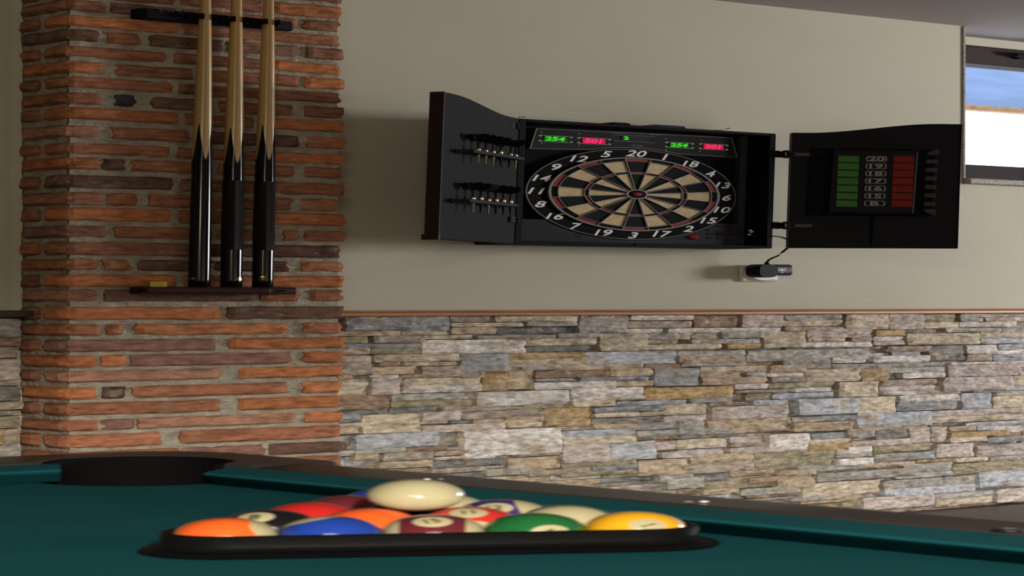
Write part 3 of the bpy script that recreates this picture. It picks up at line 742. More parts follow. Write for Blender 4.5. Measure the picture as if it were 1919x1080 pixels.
# round number ring, scoring segments, wires
ns = 80
def disc_ring(b, r0, r1, o, a0=0, a1=2*PI, n=ns, m=0, h=.0012):
    vs = []; fs = []; full = a1-a0 > 6.28
    for k in range(n+1):
        a = a0+(a1-a0)*k/n; s_, c_2 = math.sin(a), math.cos(a)
        for r_ in (r0, r1): vs.append((cx_+r_*s_, -o, cz_+r_*c_2)); vs.append((cx_+r_*s_, -o+h, cz_+r_*c_2))
    for k in range(n):
        i = 4*k; fs += [(i, i+4, i+6, i+2), (i+2, i+6, i+7, i+3), (i, i+1, i+5, i+4)]
    if not full: fs += [(0,2,3,1), (4*n, 4*n+1, 4*n+3, 4*n+2)]
    b.add([Vector(v) for v in vs], [tuple(reversed(f)) for f in fs], m=m)
b = MB(zc_); b.lathe([(RD,0),(RD,.009),(RD-.003,.012),(.0001,.012)], (cx_, -uo+.008, cz_), (0,-1,0), n=96, cap=False, smooth=False)
disc = part(b, 'number_ring', M['unit'], unit)
b = MB(zc_); disc_ring(b, RD-.003, RD-.0012, uo+.0045, h=.002); part(b, 'ring_outline', M['line'], disc)
R = RD*.815
order = [20,1,18,4,13,6,10,15,2,17,3,19,7,16,8,11,14,9,12,5]
so_ = uo+.0062
b = MB(zc_)
disc_ring(b, .0, R*.985, so_, n=96, m=2, h=.0015)
for k in range(20):
    a0 = (k-.5)*PI/10+.010; a1 = (k+.5)*PI/10-.010; blk = k % 2 == 0; g = .0008
    disc_ring(b, R*.605, R*.880, so_+.0016, a0+.004, a1-.004, 6, 1 if blk else 0)
    disc_ring(b, R*.12, R*.545, so_+.0016, a0+.02, a1-.02, 6, 1 if blk else 0)
    disc_ring(b, R*.555, R*.590, so_+.0018, a0+.004, a1-.004, 6, 3 if blk else 2)
    disc_ring(b, R*.905, R*.955, so_+.0018, a0, a1, 6, 3 if blk else 2)
part(b, 'scoring_face', [M['cream_seg'], M['black_seg'], M['unit'], M['red_seg']], unit)
b = MB(zc_)
disc_ring(b, R*.968, R*.995, so_+.0035, n=96, h=.004)
for rr_ in (.893, .598, .549): disc_ring(b, R*rr_-.0008, R*rr_+.0008, so_+.004, n=96, h=.003)
disc_ring(b, R*.105, R*.125, so_+.005, n=40, h=.005)
for k in range(20):
    a = (k+.5)*PI/10; u = Vector((math.sin(a), 0, math.cos(a))); v = Vector((math.cos(a), 0, -math.sin(a)))
    p = Vector((cx_, -so_-.001, cz_)) + u*R*.12 - v*.0008
    b.obox(p, u*R*.85, v*.0016, (0,-.0035,0))
part(b, 'spider', M['wire'], unit)
b = MB(zc_); b.lathe([(R*.10,0),(R*.10,.004),(R*.055,.0045)], (cx_, -so_, cz_), (0,-1,0), n=32, m=1); b.lathe([(R*.05,0),(R*.05,.0055),(.0001,.006)], (cx_, -so_, cz_), (0,-1,0), n=32, m=0)
part(b, 'bullseye', [M['red_seg'], M['unit']], unit)
for k, nmb in enumerate(order):
    a = k*PI/10; p = Vector((cx_ + math.sin(a)*RD*.903, -uo-.0045, cz_ + math.cos(a)*RD*.903))
    b = MB(p); b.text(str(nmb), p, (1,0,0), (0,0,1), .043, shear=.28, bold=.018); part(b, 'number', M['white_ink'], disc)
# buttons lower right
p = WC(1300, 445, uo+.004); b = MB(p); b.lathe([(.0105,0),(.0105,.004),(.008,.0075),(.0001,.0085)], (p.x, -uo-.001, p.z), (0,-1,0), n=24, cap=False); part(b, 'start_button', M['red_btn'], low)
for px, py in ((1329,431),(1330,438.6),(1330,446),(1349,424),(1349,439),(1349,446.5),(1367,424.5),(1367,432),(1367,439.5),(1369,447)):
    p = WC(px, py, uo+.003); b = MB(p); b.box(p.x-.0055, p.x+.0055, -uo-.005, -uo-.001, p.z-.003, p.z+.003)
    part(b, 'button', M['red_seg'] if py == 447 else M['panel'], low, bevel=.0008)
# loose cable bundled inside the case, right of the unit
b = MB(WC(1410, 440, .07)); c0 = WC(1409, 437, .075)
for j in range(4):
    pts = [c0 + Vector((math.cos(a+j)*(.013+.003*j), -.004*j, math.sin(a+j)*(.020-.002*j))) for a in [k*.35 for k in range(15)]]
    b.tube(pts, .0022, n=6)
q = WC(1440, 443.5, .095); b.tube([c0+Vector((.01,0,-.01)), (c0+q)/2+Vector((0,0,-.012)), q], .002, n=6)
part(b, 'cable_coil', M['cable'], cab)
for px, py in ((1401,441),(1406,436),(1403,433)):
    p = WC(px, py, .088); b = MB(p); b.tube([p, p+Vector((.004,-.002,.006))], .0024, n=8); part(b, 'cable_tie', M['white_pl'], cab)
# small bottom latch and hook pins
p = WC(1194, 459, .1); b = MB(p); b.box(p.x-.004, p.x+.004, -.103, -.09, p.z-.004, p.z+.004); part(b, 'latch', M['black'], cab)

# doors
hz = lambda px, py, p0, n: on_plane(px, py, p0, n)
def door(side, hinge, outer):
    d = (outer-hinge); wdt = d.length; d.normalize()
    n = Vector((d.y, -d.x, 0)) if side > 0 else Vector((-d.y, d.x, 0))
    if n.y > 0: n = -n
    return d, n, wdt
hl = Vector((cxl-.001, -.1, 0)); ol = W(826, 448, .262); ol.z = 0
dl, nl_, wl_ = door(-1, hl, ol)
hr = Vector((W(1481, 465, .1).x, -.1, 0)); orr = W(1796, 466, .250); orr.z = 0
dr, nr, wr_ = door(1, hr, orr)
def door_slab(name, h, d, n, wd, rise, z0, z1, m, th=.018):
    b = MB(Vector((h.x, h.y, z0)))
    prof = [(0, z0), (wd, z0), (wd, z1+rise)]
    for k in range(1, 17):
        u = 1-k/16; tt = min(max((u-.08)/.80, 0), 1); s = tt*tt*(3-2*tt); prof.append((u*wd, z1+rise*s))
    b.prism([h + d*s_ + Vector((0,0,z)) for s_, z in prof], -n*th)
    return part(b, name, m, cab, bevel=.0015)
zL0 = cz0; zR0 = unlean(on_plane(1490, 465, hr, nr)).z; zR1 = unlean(on_plane(1490, 248.5, hr, nr)).z
riseL = on_plane(850, 176.5, hl, nl_).z - cz1; riseR = on_plane(1760, 232, hr, nr).z - zR1
dL = door_slab('left_door', hl, dl, nl_, wl_, riseL, zL0, cz1, M['door_in'])
dR = door_slab('right_door', hr, dr, nr, wr_, riseR, zR0, zR1, M['door_r'])
# edge bandings
b = MB(Vector((ol.x, ol.y, zL0))); b.obox(hl+dl*(wl_+.0002)+Vector((0,0,zL0-.002))+nl_*.002, dl*.0035, -nl_*.022, (0,0,cz1+riseL-zL0+.002)); part(b, 'edge_strip', M['door_edge'], dL)
b = MB(Vector((ol.x, ol.y, zL0))); b.obox(hl+dl*(wl_-.001)+Vector((0,0,zL0-.003))+nl_*.003, dl*.008, -nl_*.026, (0,0,.024)); part(b, 'corner_block', M['door_edge'], dL)
b = MB(Vector((orr.x, orr.y, zR0))); b.obox(hr+dr*(wr_+.0002)+Vector((0,0,zR0))-nr*.019, dr*.002, nr*.0195, (0,0,zR1+riseR-zR0)); part(b, 'edge_strip', M['black'], dR)
# left door hinges
def hinge_l(py):
    p = on_plane(964, py, hl, nl_); b = MB(p)
    b.obox(p-dl*(-.002)-Vector((0,0,.014))+nl_*.0, dl*.022, nl_*.003, (0,0,.028)); b.tube([p+nl_*.004-Vector((0,0,.016))-dl*.002, p+nl_*.004+Vector((0,0,.016))-dl*.002], .0035, n=10)
    hg = b.build('hinge', M['panel'], dL)
    for dz in (-.009, .009):
        b = MB(p); b.lathe([(.0028,0),(.002,.0015)], p+dl*.012+Vector((0,0,dz))+nl_*.003, nl_, n=10); b.build('screw', M['steel'], hg)
hinge_l(412); hinge_l(236)
# right door hinges bridging the gap
for py in (289.5, 423):
    p = W(1462, py, .098); q = on_plane(1487, py, hr, nr)
    b = MB(p)
    b.box(p.x-.020, p.x-.006, -.103, -.100+.001, p.z-.018, p.z+.018)
    b.box(p.x-.004, p.x+.012, -.112, -.092, p.z-.016, p.z+.016)
    b.tube([p+Vector((.004,-.010,-.020)), p+Vector((.004,-.010,.020))], .0055, n=12)
    b.tube([p+Vector((.010,-.006,0)), q+nr*.004], .0045, n=8)
    hg = b.build('hinge', M['black'], cab, bevel=.001)
    b = MB(p); b.box(p.x-.0030, p.x-.0005, -.1130, -.1115, p.z-.009, p.z+.009); b.build('hinge_pin', M['wire'], hg)
    b = MB(q); b.obox(q+nr*.0004-Vector((0,0,.010))-dr*.002, dr*.034, nr*.002, (0,0,.020)); b.build('hinge_plate', M['trim_dark'], dR, bevel=.002)
# dart racks on the left door
def rack(xa, ya, xb, yb, name):
    n_o = .030
    p = on_plane(xa, ya, hl+nl_*n_o, nl_); q = on_plane(xb, yb, hl+nl_*n_o, nl_)
    z = (p.z+q.z)/2; sa = (p-hl).dot(dl); sb = (q-hl).dot(dl); lo, hi = min(sa, sb), max(sa, sb)
    b = MB(Vector((hl.x+dl.x*lo, hl.y+dl.y*lo, z)))
    P = lambda s_, n_, z_: hl + dl*s_ + nl_*n_ + Vector((0,0,z_))
    b.obox(P(lo, 0, z-.012), dl*(hi-lo), nl_*.004, (0,0,.024))
    b.obox(P(lo, .004, z-.008), dl*(hi-lo), nl_*(n_o-.004), (0,0,.016))
    b.build('dart_holder', M['adapter'] if False else M['bezel'], dL, bevel=.0015)
    return z, lo, hi
zu, lu, hu = rack(889, 287, 984, 294, 'a')
zl_, ll, hl2 = rack(881, 378, 972, 383, 'b')
def dart_proto(bar, flight, long_b, tipc):
    root = empty('dart', (0, 0, 0)); r_ = .0036
    b = MB(); b.lathe([(.0012,-.058),(.0016,-.034),(.0024,-.030),(.0024,-.014)], n=10); b.build('tip', tipc, root)
    b = MB(); b.lathe([(.0026,-.014),(r_,-.010),(r_,.0+long_b*.4),(r_*1.1,.004+long_b*.5),(r_,.010+long_b),(.0022,.014+long_b)], n=14); b.build('barrel', bar, root)
    b = MB(); b.lathe([(.0016,.014+long_b),(.0016,.050)], n=8); b.build('stem', M['black'], root)
    b = MB()
    for k in range(4):
        a = k*PI/2+.5; u = Vector((math.cos(a), math.sin(a), 0)); v = Vector((-u.y, u.x, 0))*.0004
        pts = [u*.001+Vector((0,0,.042)), u*.015+Vector((0,0,.054)), u*.018+Vector((0,0,.072)), u*.012+Vector((0,0,.078)), u*.001+Vector((0,0,.074))]
        b.prism([p_-v for p_ in pts], v*2)
    b.build('flight', flight, root)
    return root
protos = {'c': dart_proto(M['copper'], M['black'], .0, M['olive']), 's': dart_proto(M['steel'], M['black'], .0, M['olive']),
          'b': dart_proto(M['brass'], M['black'], .006, M['cable']), 'k': dart_proto(M['steel'], M['black'], .0, M['cable']), 'g': dart_proto(M['brass'], M['flap'], .0, M['olive'])}
usedp = set()
def put(kind, px, py, z, label, grp, tilt=0):
    p = on_plane(px, py, hl+nl_*.018, nl_); loc = (p.x, p.y, z+.010)
    if kind not in usedp:
        r = protos[kind]; r.location = (loc[0], loc[1], loc[2]*K); usedp.add(kind)
    else: r = copy_tree(protos[kind], None, loc)
    r['label'] = label; r['category'] = 'dart'; r['group'] = grp
    if tilt: r.rotation_euler = (0, tilt, 0)
g1 = 'darts in the upper holder of the left cabinet door'; g2 = 'darts in the lower holder of the left cabinet door'
put('c', 896, 276, zu, 'copper barrelled dart, farthest left in the upper holder on the left cabinet door', g1)
put('c', 910, 278, zu, 'copper barrelled dart, second from the left in the upper holder on the cabinet door', g1)
put('s', 924, 280, zu, 'bright steel dart, third from the left in the upper holder on the cabinet door', g1)
put('b', 938, 281, zu, 'dart with long brass barrel, fourth from the left in the upper holder', g1)
put('k', 956, 281, zu, 'steel dart leaning to the right in the upper holder on the cabinet door', g1, .16)
put('s', 966, 285, zu, 'steel dart at the far right of the upper holder, nearest the dartboard', g1)
put('s', 886, 370, zl_, 'steel dart, farthest left in the lower holder on the left cabinet door', g2)
put('b', 901, 370, zl_, 'dart with long brass barrel, second from the left in the lower holder', g2)
put('g', 915, 373, zl_, 'dart with grey flight standing in the lower holder on the cabinet door', g2)
put('b', 929.5, 374, zl_, 'brass dart, fourth from the left in the lower holder on the cabinet door', g2)
put('b', 943, 375, zl_, 'brass dart, fifth from the left in the lower holder on the cabinet door', g2)
put('b', 956.5, 375, zl_, 'brass dart at the far right of the lower holder, nearest the dartboard', g2)
# scoreboard on the right door
def RD_(px, py, no): return unlean(on_plane(px, py, hr+nr*no, nr))
def quad(name, pts, no, th, m, parent, bevel=0):
    v = [RD_(px, py, no) for px, py in pts]; b = MB(v[0]); b.prism(v, -nr*th); return part(b, name, m, parent, bevel)
sb = quad('cricket_scoreboard', [(1521,277),(1756,281),(1748,406),(1511,404)], .006, .006, M['unit'], dR, .002)
fr2 = quad('frame', [(1563,279),(1722,282),(1713,402),(1553,400)], .022, .016, M['door_r'], sb, .003)
ysg = [292.0, 305.8, 319.6, 333.6, 347.5, 361.5, 375.4]
for k, y in enumerate(ysg):
    sx = -k*.62
    quad('green_tile', [(1571+sx,y),(1610+sx,y+.8),(1610+sx,y+12.6),(1571+sx,y+11.6)], .0235, .0015, M['green_cell'], sb)
    quad('red_tile', [(1674.5+sx,y+.3),(1713.5+sx,y+1),(1713.5+sx,y+12.6),(1674.5+sx,y+12)], .0235, .0015, M['red_cell'], sb)
    c4_ = [RD_(px, py, .0235) for px, py in ((1622+sx,y),(1663+sx,y+.6),(1663+sx,y+11.8),(1622+sx,y+11.2))]
    cc = sum(c4_, Vector())/4; b = MB(cc)
    w2 = (c4_[1]-c4_[0]).length/2-.001; h2 = (c4_[1]-c4_[2]).length/2-.002
    lp = []
    for (sx_, sz_, a0) in ((1,1,0),(-1,1,90),(-1,-1,180),(1,-1,270)):
        for a in (0, 30, 60, 90):
            q = math.radians(a0+a); lp.append((sx_*(w2-.005)+.005*math.cos(q), sz_*(h2-.005)+.005*math.sin(q)))
    m_ = len(lp); vo = [cc+dr*x+Vector((0,0,z))+nr*.0004 for x, z in lp]; vi = [cc+dr*(x*(1-.0022/w2))+Vector((0,0,z*(1-.0022/h2)))+nr*.0004 for x, z in lp]
    b.add(vo+vi, [(i, (i+1)%m_, (i+1)%m_+m_, i+m_) for i in range(m_)])
    b.text(['20','19','18','17','16','15','B'][k], cc+nr*.0004, dr, (0,0,1), .029, bold=.03)
    part(b, 'number_box', M['num_line'], sb)
for k in range(8):
    y = 280.5+k*15.9; sx = -k*.85
    if k == 0: pts = [(1739,286),(1760,279),(1759.5,291),(1738,290)]
    elif k == 7: pts = [(1733,392),(1755,393),(1753,405.5),(1732,396)]
    else: pts = [(1737.5+sx,y+2.5),(1759+sx,y+3),(1758+sx,y+10.5),(1736.5+sx,y+9.5)]
    quad('flap', pts, .0075, .0015, M['flap'], sb)
    pts = [(1520+sx,y+4),(1545+sx,y+5),(1544+sx,y+11),(1519+sx,y+10)]
    quad('marker', pts, .0075, .0015, M['black'], sb)
quad('cable_channel', [(1631,404),(1639,404),(1634,460),(1629,460)], .003, .003, M['unit'], dR)

# things lying on the cabinet
def top_item(name, pxa, pxb, o, h, m, label, cat):
    a = W(pxa, 240, o).x; c_ = W(pxb, 240, o).x; r = empty(name, ((a+c_)/2, -o, cz1), label, cat)
    return a, c_, r
a, c_, r = top_item('small_box', 1137, 1171, .07, .01, 'black', 'small flat black box lying on top of the dartboard cabinet', 'box')
b = MB(((a+c_)/2, -.07, cz1)); b.box(a, c_, -.085, -.05, cz1+.0005, cz1+.012); b.build('body', M['black'], r, bevel=.003)
b = MB(((a+c_)/2, -.07, cz1)); b.box(a+.004, c_-.004, -.083, -.052, cz1+.012, cz1+.015); b.build('lid', M['panel'], r, bevel=.002)
a, c_, r = top_item('dart_case', 1212, 1271, .07, .01, 'blue_thing', 'flat navy blue dart case lying on top of the dartboard cabinet', 'case')
b = MB(((a+c_)/2, -.07, cz1)); b.box(a, c_, -.088, -.045, cz1+.0005, cz1+.010); b.build('case_body', M['blue_thing'], r, bevel=.003)
b = MB(((a+c_)/2, -.07, cz1)); b.box(a+.002, c_-.002, -.0885, -.0445, cz1+.010, cz1+.014); b.build('case_lid', M['blue_thing'], r, bevel=.002)
a, c_, r = top_item('loose_dart', 1322, 1362, .08, .01, 'black', 'thin dark pointed piece with a pale tip lying on top of the cabinet', 'dart')
b = MB((a, -.08, cz1)); b.tube([(a, -.07, cz1+.003), (a+(c_-a)*.6, -.08, cz1+.004)], [.003,.003], n=8); b.build('barrel', M['black'], r)
b = MB((a, -.08, cz1)); b.tube([(a+(c_-a)*.6, -.08, cz1+.004), (c_, -.085, cz1+.016)], .0012, n=6); b.build('tip', M['brass'], r)
b = MB((c_, -.08, cz1)); b.sphere((c_, -.085, cz1+.018), .0035, 10, 8); b.build('tip_cap', M['white_pl'], r)
p = W(983, 219, .1); r = empty('brass_hook', (p.x, -.1, cz1), 'tiny brass hook standing up at the left corner of the cabinet top', 'hook')
b = MB((p.x, -.1, cz1)); b.tube([(p.x-.004, -.09, cz1), (p.x-.002, -.09, cz1+.010), (p.x+.003, -.092, cz1+.014), (p.x+.006, -.092, cz1+.010)], .0018, n=6); b.build('hook', M['brass'], r)

# socket and power adapter
p = W(1430, 512, .0)
zs0 = W(1420, 528, .012).z; zs1 = W(1420, 497, .012).z
xs0 = W(1386, 512, .004).x; xs1 = W(1459, 512, .010).x
zc2 = (zs0+zs1)/2
so3 = empty('wall_socket', ((xs0+xs1)/2, 0, zc2), 'white wall socket behind the black plug below the dartboard cabinet', 'socket')
b = MB(((xs0+xs1)/2, 0, zc2)); b.box(xs0, xs1, -.010, -.0005, zs0, zs1); b.build('plate', M['white_pl'], so3, bevel=.004)
b = MB(((xs0+xs1)/2, 0, zc2)); b.lathe([(.040,0),(.040,.006),(.036,.010)], ((xs0+xs1)/2, -.009, zc2), (0,-1,0), n=32); b.build('socket_rim', M['white_pl'], so3)
ad = empty('power_adapter', (W(1428,508,.02).x, -.02, zc2), 'black power adapter plugged into the white wall socket', 'adapter')
c1 = W(1427, 507.5, .035); zp0 = W(1427, 520.5, .035).z; zp1 = W(1427, 495.5, .035).z; hw = (W(1446, 507, .035).x-W(1409, 507, .035).x)/2; n_ = 28
hz_ = (zp1-zp0)/2; zm_ = (zp0+zp1)/2
def sq(k, f, y):
    a_ = 2*PI*k/n_; c_s, s_s = math.cos(a_), math.sin(a_)
    return Vector((c1.x+hw*f*math.copysign(abs(c_s)**.6, c_s), y, zm_+hz_*f*math.copysign(abs(s_s)**.6, s_s)))
b = MB(c1); b.rings([[sq(k, f, y) for k in range(n_)] for f, y in ((.94,-.0195),(1,-.024),(1,-.048),(.92,-.053))], smooth=True); b.build('plug', M['cable'], ad)
a = W(1444, 506, .040); c_ = W(1479.5, 506, .040); z0 = W(1460, 516.5, .04).z; z1 = W(1460, 496, .04).z
b = MB(a); b.box(a.x+.002, c_.x, -.050, -.0195, z0, z1); b.build('transformer', M['adapter'], ad, bevel=.005, seg=3)
l0 = W(1466, 506, .0505); b = MB(l0); b.box(l0.x-.012, l0.x+.010, -.0506, -.0498, l0.z-.007, l0.z+.009); b.build('rating_label', M['line'], ad)
l1 = W(1467, 507, .0530); b = MB(l1); b.lathe([(.0035,0),(.0035,.0006)], (l1.x, -.0505, l1.z+.001), (0,-1,0), n=14); b.box(l1.x-.003, l1.x+.004, -.0511, -.0505, l1.z-.0125, l1.z-.0105); b.build('print', M['white_pl'], ad)
pts = [W(1437, 497, .045), W(1437.5, 491, .045), W(1441, 487, .05), W(1449, 483, .055), W(1458, 479.5, .06), W(1466, 473, .062), W(1472, 468, .064)]
b = MB(pts[0]); b.tube(pts, .0028, n=8); b.tube([W(1437, 500, .045), W(1437, 492, .045)], [.0055,.004], n=10); b.build('cable', M['cable'], ad)
pts = [W(1472, 468, .064), W(1478, 463, .066), W(1484, 458, .07), W(1486, 453, .08), W(1476, 449, .085), W(1464, 444.5, .094), W(1452, 442.8, .104), W(1444, 443, .100)]
b = MB(pts[0]); b.tube(pts, .0028, n=8); b.build('power_cable', M['cable'], cab)
# ---------------------------------------------------------------- pool table
BZ = EYE.z - .433; RZ = BZ + .040
XR, YB = 1.175, -1.30                        # outer far corner
XL, YF = XR - 2.50, YB - 1.38
RWd = .082; CW = .048
tab = empty('pool_table', ((XR+XL)/2, (YB+YF)/2, 0), 'pool table with teal cloth and dark brown rails in the foreground', 'pool table')
TO = Vector(((XR+XL)/2, (YB+YF)/2, BZ))
PR = .072; PC = .115                          # corner pocket radius and centre from the outer corner
corners = [(XR, YB, -1, -1), (XL, YB, 1, -1), (XL, YF, 1, 1), (XR, YF, -1, 1)]
XM = (XR+XL)/2
# cloth bed with pocket cut-outs
def bed_outline(inset, pr, pc):
    pts = []
    x0, x1, y0, y1 = XL+inset, XR-inset, YF+inset, YB-inset
    def corner(cx0, cy0, sx, sy, first):
        px_, py_ = cx0+sx*pc, cy0+sy*pc
        k = pc-inset; q = math.asin(min(k/pr, .999))
        # arc on the table side between the two edges
        A = math.atan2(sy, sx)
        span = PI - (PI/4 + 0) 
        s = math.sqrt(pr*pr-k*k)
        pa = Vector((cx0+sx*inset, py_+sy*s)); pb = Vector((px_+sx*s, cy0+sy*inset))
        a0 = math.atan2(pa.y-py_, pa.x-px_); a1 = math.atan2(pb.y-py_, pb.x-px_)
        d = (a1-a0+PI) % (2*PI)-PI
        mid = a0+d/2
        if math.cos(mid-A) < 0: d = d-2*PI if d > 0 else d+2*PI
        L = [(px_+pr*math.cos(a0+d*i/16), py_+pr*math.sin(a0+d*i/16)) for i in range(17)]
        return L if first else list(reversed(L))
    def side(yc, sy, rev):
        r_ = .058; c = yc + sy*.045; k = inset-.045
        L = []
        s = math.sqrt(max(r_*r_-k*k, 0))
        for i in range(17):
            a = math.asin(k/r_) ; 
            t0 = math.atan2(sy*k, s); t1 = PI - t0 if sy > 0 else -PI - t0
            aa = t0+(t1-t0)*i/16; L.append((XM+r_*math.cos(aa), c+r_*math.sin(aa)))
        return list(reversed(L)) if rev else L
    pts += corner(XR, YB, -1, -1, True)       # from right edge to back edge
    pts += side(YB, -1, False)
    pts += corner(XL, YB, 1, -1, False)
    pts += corner(XL, YF, 1, 1, True)
    pts += side(YF, 1, True)
    pts += corner(XR, YF, -1, 1, False)
    return pts
pts = bed_outline(RWd+.002, .080, .120)
b = MB(TO); b.prism([(x, y, BZ-.025) for x, y in pts], (0,0,.025)); b.build('playing_bed', M['cloth'], tab)
# cushions: profile swept along each side
def cushion(p, q, inn, ca, cb):
    """p,q ends of the nose line; inn points from the rail towards the table"""
    p = Vector((*p, 0)); q = Vector((*q, 0)); inn = Vector((*inn, 0)); d = (q-p).normalized()
    prof = [(-CW, RZ-.003, 0), (-.012, RZ-.0045, .2), (-.003, RZ-.0065, .8), (0, RZ-.011, 1), (-.003, RZ-.016, .9), (-.020, BZ+.0012, .5), (-CW, BZ+.0012, 0)]
    rs = []
    for e, s, c in ((p, 1, ca), (q, -1, cb)):
        rs.append([e + inn*o_ + d*s*(-o_-0)*(-c)*-1 + Vector((0,0,z)) for o_, z, w_ in prof])
    # taper: the back of the cushion is longer towards the pocket
    r0 = [p + inn*o_ + d*(o_*ca) + Vector((0,0,z)) for o_, z, w_ in prof]
    r1 = [q + inn*o_ - d*(o_*cb) + Vector((0,0,z)) for o_, z, w_ in prof]
    mid = [[a.lerp(c_, t) for a, c_ in zip(r0, r1)] for t in (0, .5, 1)]
    b = MB(TO)
    n = len(prof)
    for i in range(n):
        for k in range(2):
            A, B_ = mid[k], mid[k+1]; j = (i+1) % n
            b.add([A[i], B_[i], B_[j], A[j]], [(0,1,2,3)], smooth=False)
    b.add(r0, [tuple(range(n))]); b.add(r1, [tuple(reversed(range(n)))])
    bm_fix.append(b.build('cushion', M['cloth'], tab))
bm_fix = []
nx0, nx1 = XL+RWd+CW, XR-RWd-CW; ny0, ny1 = YF+RWd+CW, YB-RWd-CW
cushion((nx1-.062, ny1), (XM+.065, ny1), (0,-1), .55, .3)
cushion((XM-.065, ny1), (nx0+.075, ny1), (0,-1), .3, .55)
cushion((nx0, ny1-.08), (nx0, ny0+.08), (1,0), .6, .6)
cushion((nx0+.075, ny0), (XM-.065, ny0), (0,1), .55, .3)
cushion((XM+.065, ny0), (nx1-.075, ny0), (0,1), .3, .55)
cushion((nx1, ny0+.08), (nx1, ny1-.098), (-1,0), .6, .62)
for o in bm_fix:
    bm = bmesh.new(); bm.from_mesh(o.data); bmesh.ops.remove_doubles(bm, verts=bm.verts, dist=1e-6); bmesh.ops.recalc_face_normals(bm, faces=bm.faces); bm.to_mesh(o.data); bm.free()
# wooden rails, rounded at the outer edge
def rail(p, q, out, lo=.60):
    p = Vector((*p, 0)); q = Vector((*q, 0)); out = Vector((*out, 0))
    prof = [(-RWd, RZ-.012), (-RWd+.001, RZ-.0032), (-.070, RZ-.0018), (-.058, RZ-.0006), (-.046, RZ+.0004)]
    for k in range(7):
        a = PI/2*k/6; prof.append((-.034+.034*math.sin(a), RZ+.001-.030*(1-math.cos(a))))
    prof += [(0, BZ-.05), (-.01, BZ-.06), (-RWd, BZ-.06)]
    b = MB(TO); r0 = [p+out*o_+Vector((0,0,z)) for o_, z in prof]; r1 = [q+out*o_+Vector((0,0,z)) for o_, z in prof]
    n = len(prof)
    for i in range(n):
        j = (i+1) % n; b.add([r0[i], r1[i], r1[j], r0[j]], [(0,1,2,3)], smooth=(1 <= i <= 10))
    b.add(r0, [tuple(range(n))]); b.add(r1, [tuple(reversed(range(n)))])
    o = b.build('rail', M['rail'], tab)
    bm = bmesh.new(); bm.from_mesh(o.data); bmesh.ops.remove_doubles(bm, verts=bm.verts, dist=1e-6); bmesh.ops.recalc_face_normals(bm, faces=bm.faces); bm.to_mesh(o.data); bm.free()
CL = .215
rail((XR-CL, YB), (XM+.07, YB), (0,1)); rail((XM-.07, YB), (XL+CL, YB), (0,1))
rail((XL+CL, YF), (XM-.07, YF), (0,-1)); rail((XM+.07, YF), (XR-CL, YF), (0,-1))
rail((XR, YB-CL), (XR, YF+CL), (1,0)); rail((XL, YB-CL), (XL, YF+CL), (-1,0))
# corner castings round the pockets
def casting(cx0, cy0, sx, sy):
    ro = .085
    P = lambda u, v: (cx0+sx*u, cy0+sy*v)
    out = [(CL+.004, 0)] + [(ro-ro*math.sin(a), ro-ro*math.cos(a)) for a in [PI/2*k/10 for k in range(11)]] + [(0, CL+.004)]
    q = PC-RWd; s = math.sqrt(PR*PR-q*q)
    a0 = math.atan2(s, -q); inner = []
    # circle from (RWd, PC+s) round the outer side to (PC+s, RWd)
    A0 = math.atan2(s, -q); A1 = math.atan2(-q, s)
    if A1 < 0: A1 += 2*PI
    for k in range(21):
        a = A0 + (A1-A0)*k/20; inner.append((PC+PR*math.cos(a), PC+PR*math.sin(a)))
    shape = out + [(RWd, CL+.004)] + inner + [(CL+.004, RWd)]
    b = MB((cx0, cy0, RZ)); b.prism([(*P(u, v), BZ-.06) for u, v in shape], (0,0,RZ-BZ+.0635))
    c = b.build('corner_casting', M['rail'], tab, bevel=.005, seg=3)
    # pocket liner: open cup
    b = MB((cx0, cy0, RZ)); o_ = Vector((*P(PC, PC), 0)); n = 40
    def ring(r_, z): return [o_+Vector((math.cos(2*PI*k/n)*r_, math.sin(2*PI*k/n)*r_, z)) for k in range(n)]
    b.rings([ring(PR+.006, BZ-.002), ring(PR+.003, BZ-.10), ring(.045, BZ-.15), ring(.01, BZ-.155)], cap=False, smooth=True)
    b.build('pocket_liner', M['pocket'], tab)
    # upper lip that follows the casting
    b = MB((cx0, cy0, RZ)); ro_ = [(PC+(PR+.002)*math.cos(A0+(A1-A0)*k/24), PC+(PR+.002)*math.sin(A0+(A1-A0)*k/24)) for k in range(25)]
    ri_ = [(PC+(PR-.006)*math.cos(A0+(A1-A0)*k/24), PC+(PR-.006)*math.sin(A0+(A1-A0)*k/24)) for k in range(25)]
    b.prism([(*P(u, v), BZ-.06) for u, v in ro_+list(reversed(ri_))], (0,0,RZ-BZ+.0595)); b.build('pocket_lip', M['pocket'], tab)
for c in corners: casting(*c)
for sy, yy in ((-1, YB), (1, YF)):
    b = MB((XM, yy, RZ)); n = 20
    arc = [(XM+.055*math.cos(PI*k/n), yy+sy*(.060-.042*math.sin(PI*k/n))) for k in range(n+1)]
    b.prism([(XM+.072, yy, BZ-.06)] + [(XM-.072, yy, BZ-.06), (XM-.072, yy+sy*RWd, BZ-.06), (XM-.055, yy+sy*RWd, BZ-.06)] + [(x, y, BZ-.06) for x, y in reversed(arc)] + [(XM+.055, yy+sy*RWd, BZ-.06), (XM+.072, yy+sy*RWd, BZ-.06)], (0,0,RZ-BZ+.0635))
    b.build('side_casting', M['rail'], tab)
    b = MB((XM, yy, RZ)); b.lathe([(.02,BZ-.12),(.055,BZ-.10),(.057,BZ+.02)], (XM, yy+sy*.06, 0), n=28, cap=False); b.build('pocket_liner', M['pocket'], tab)
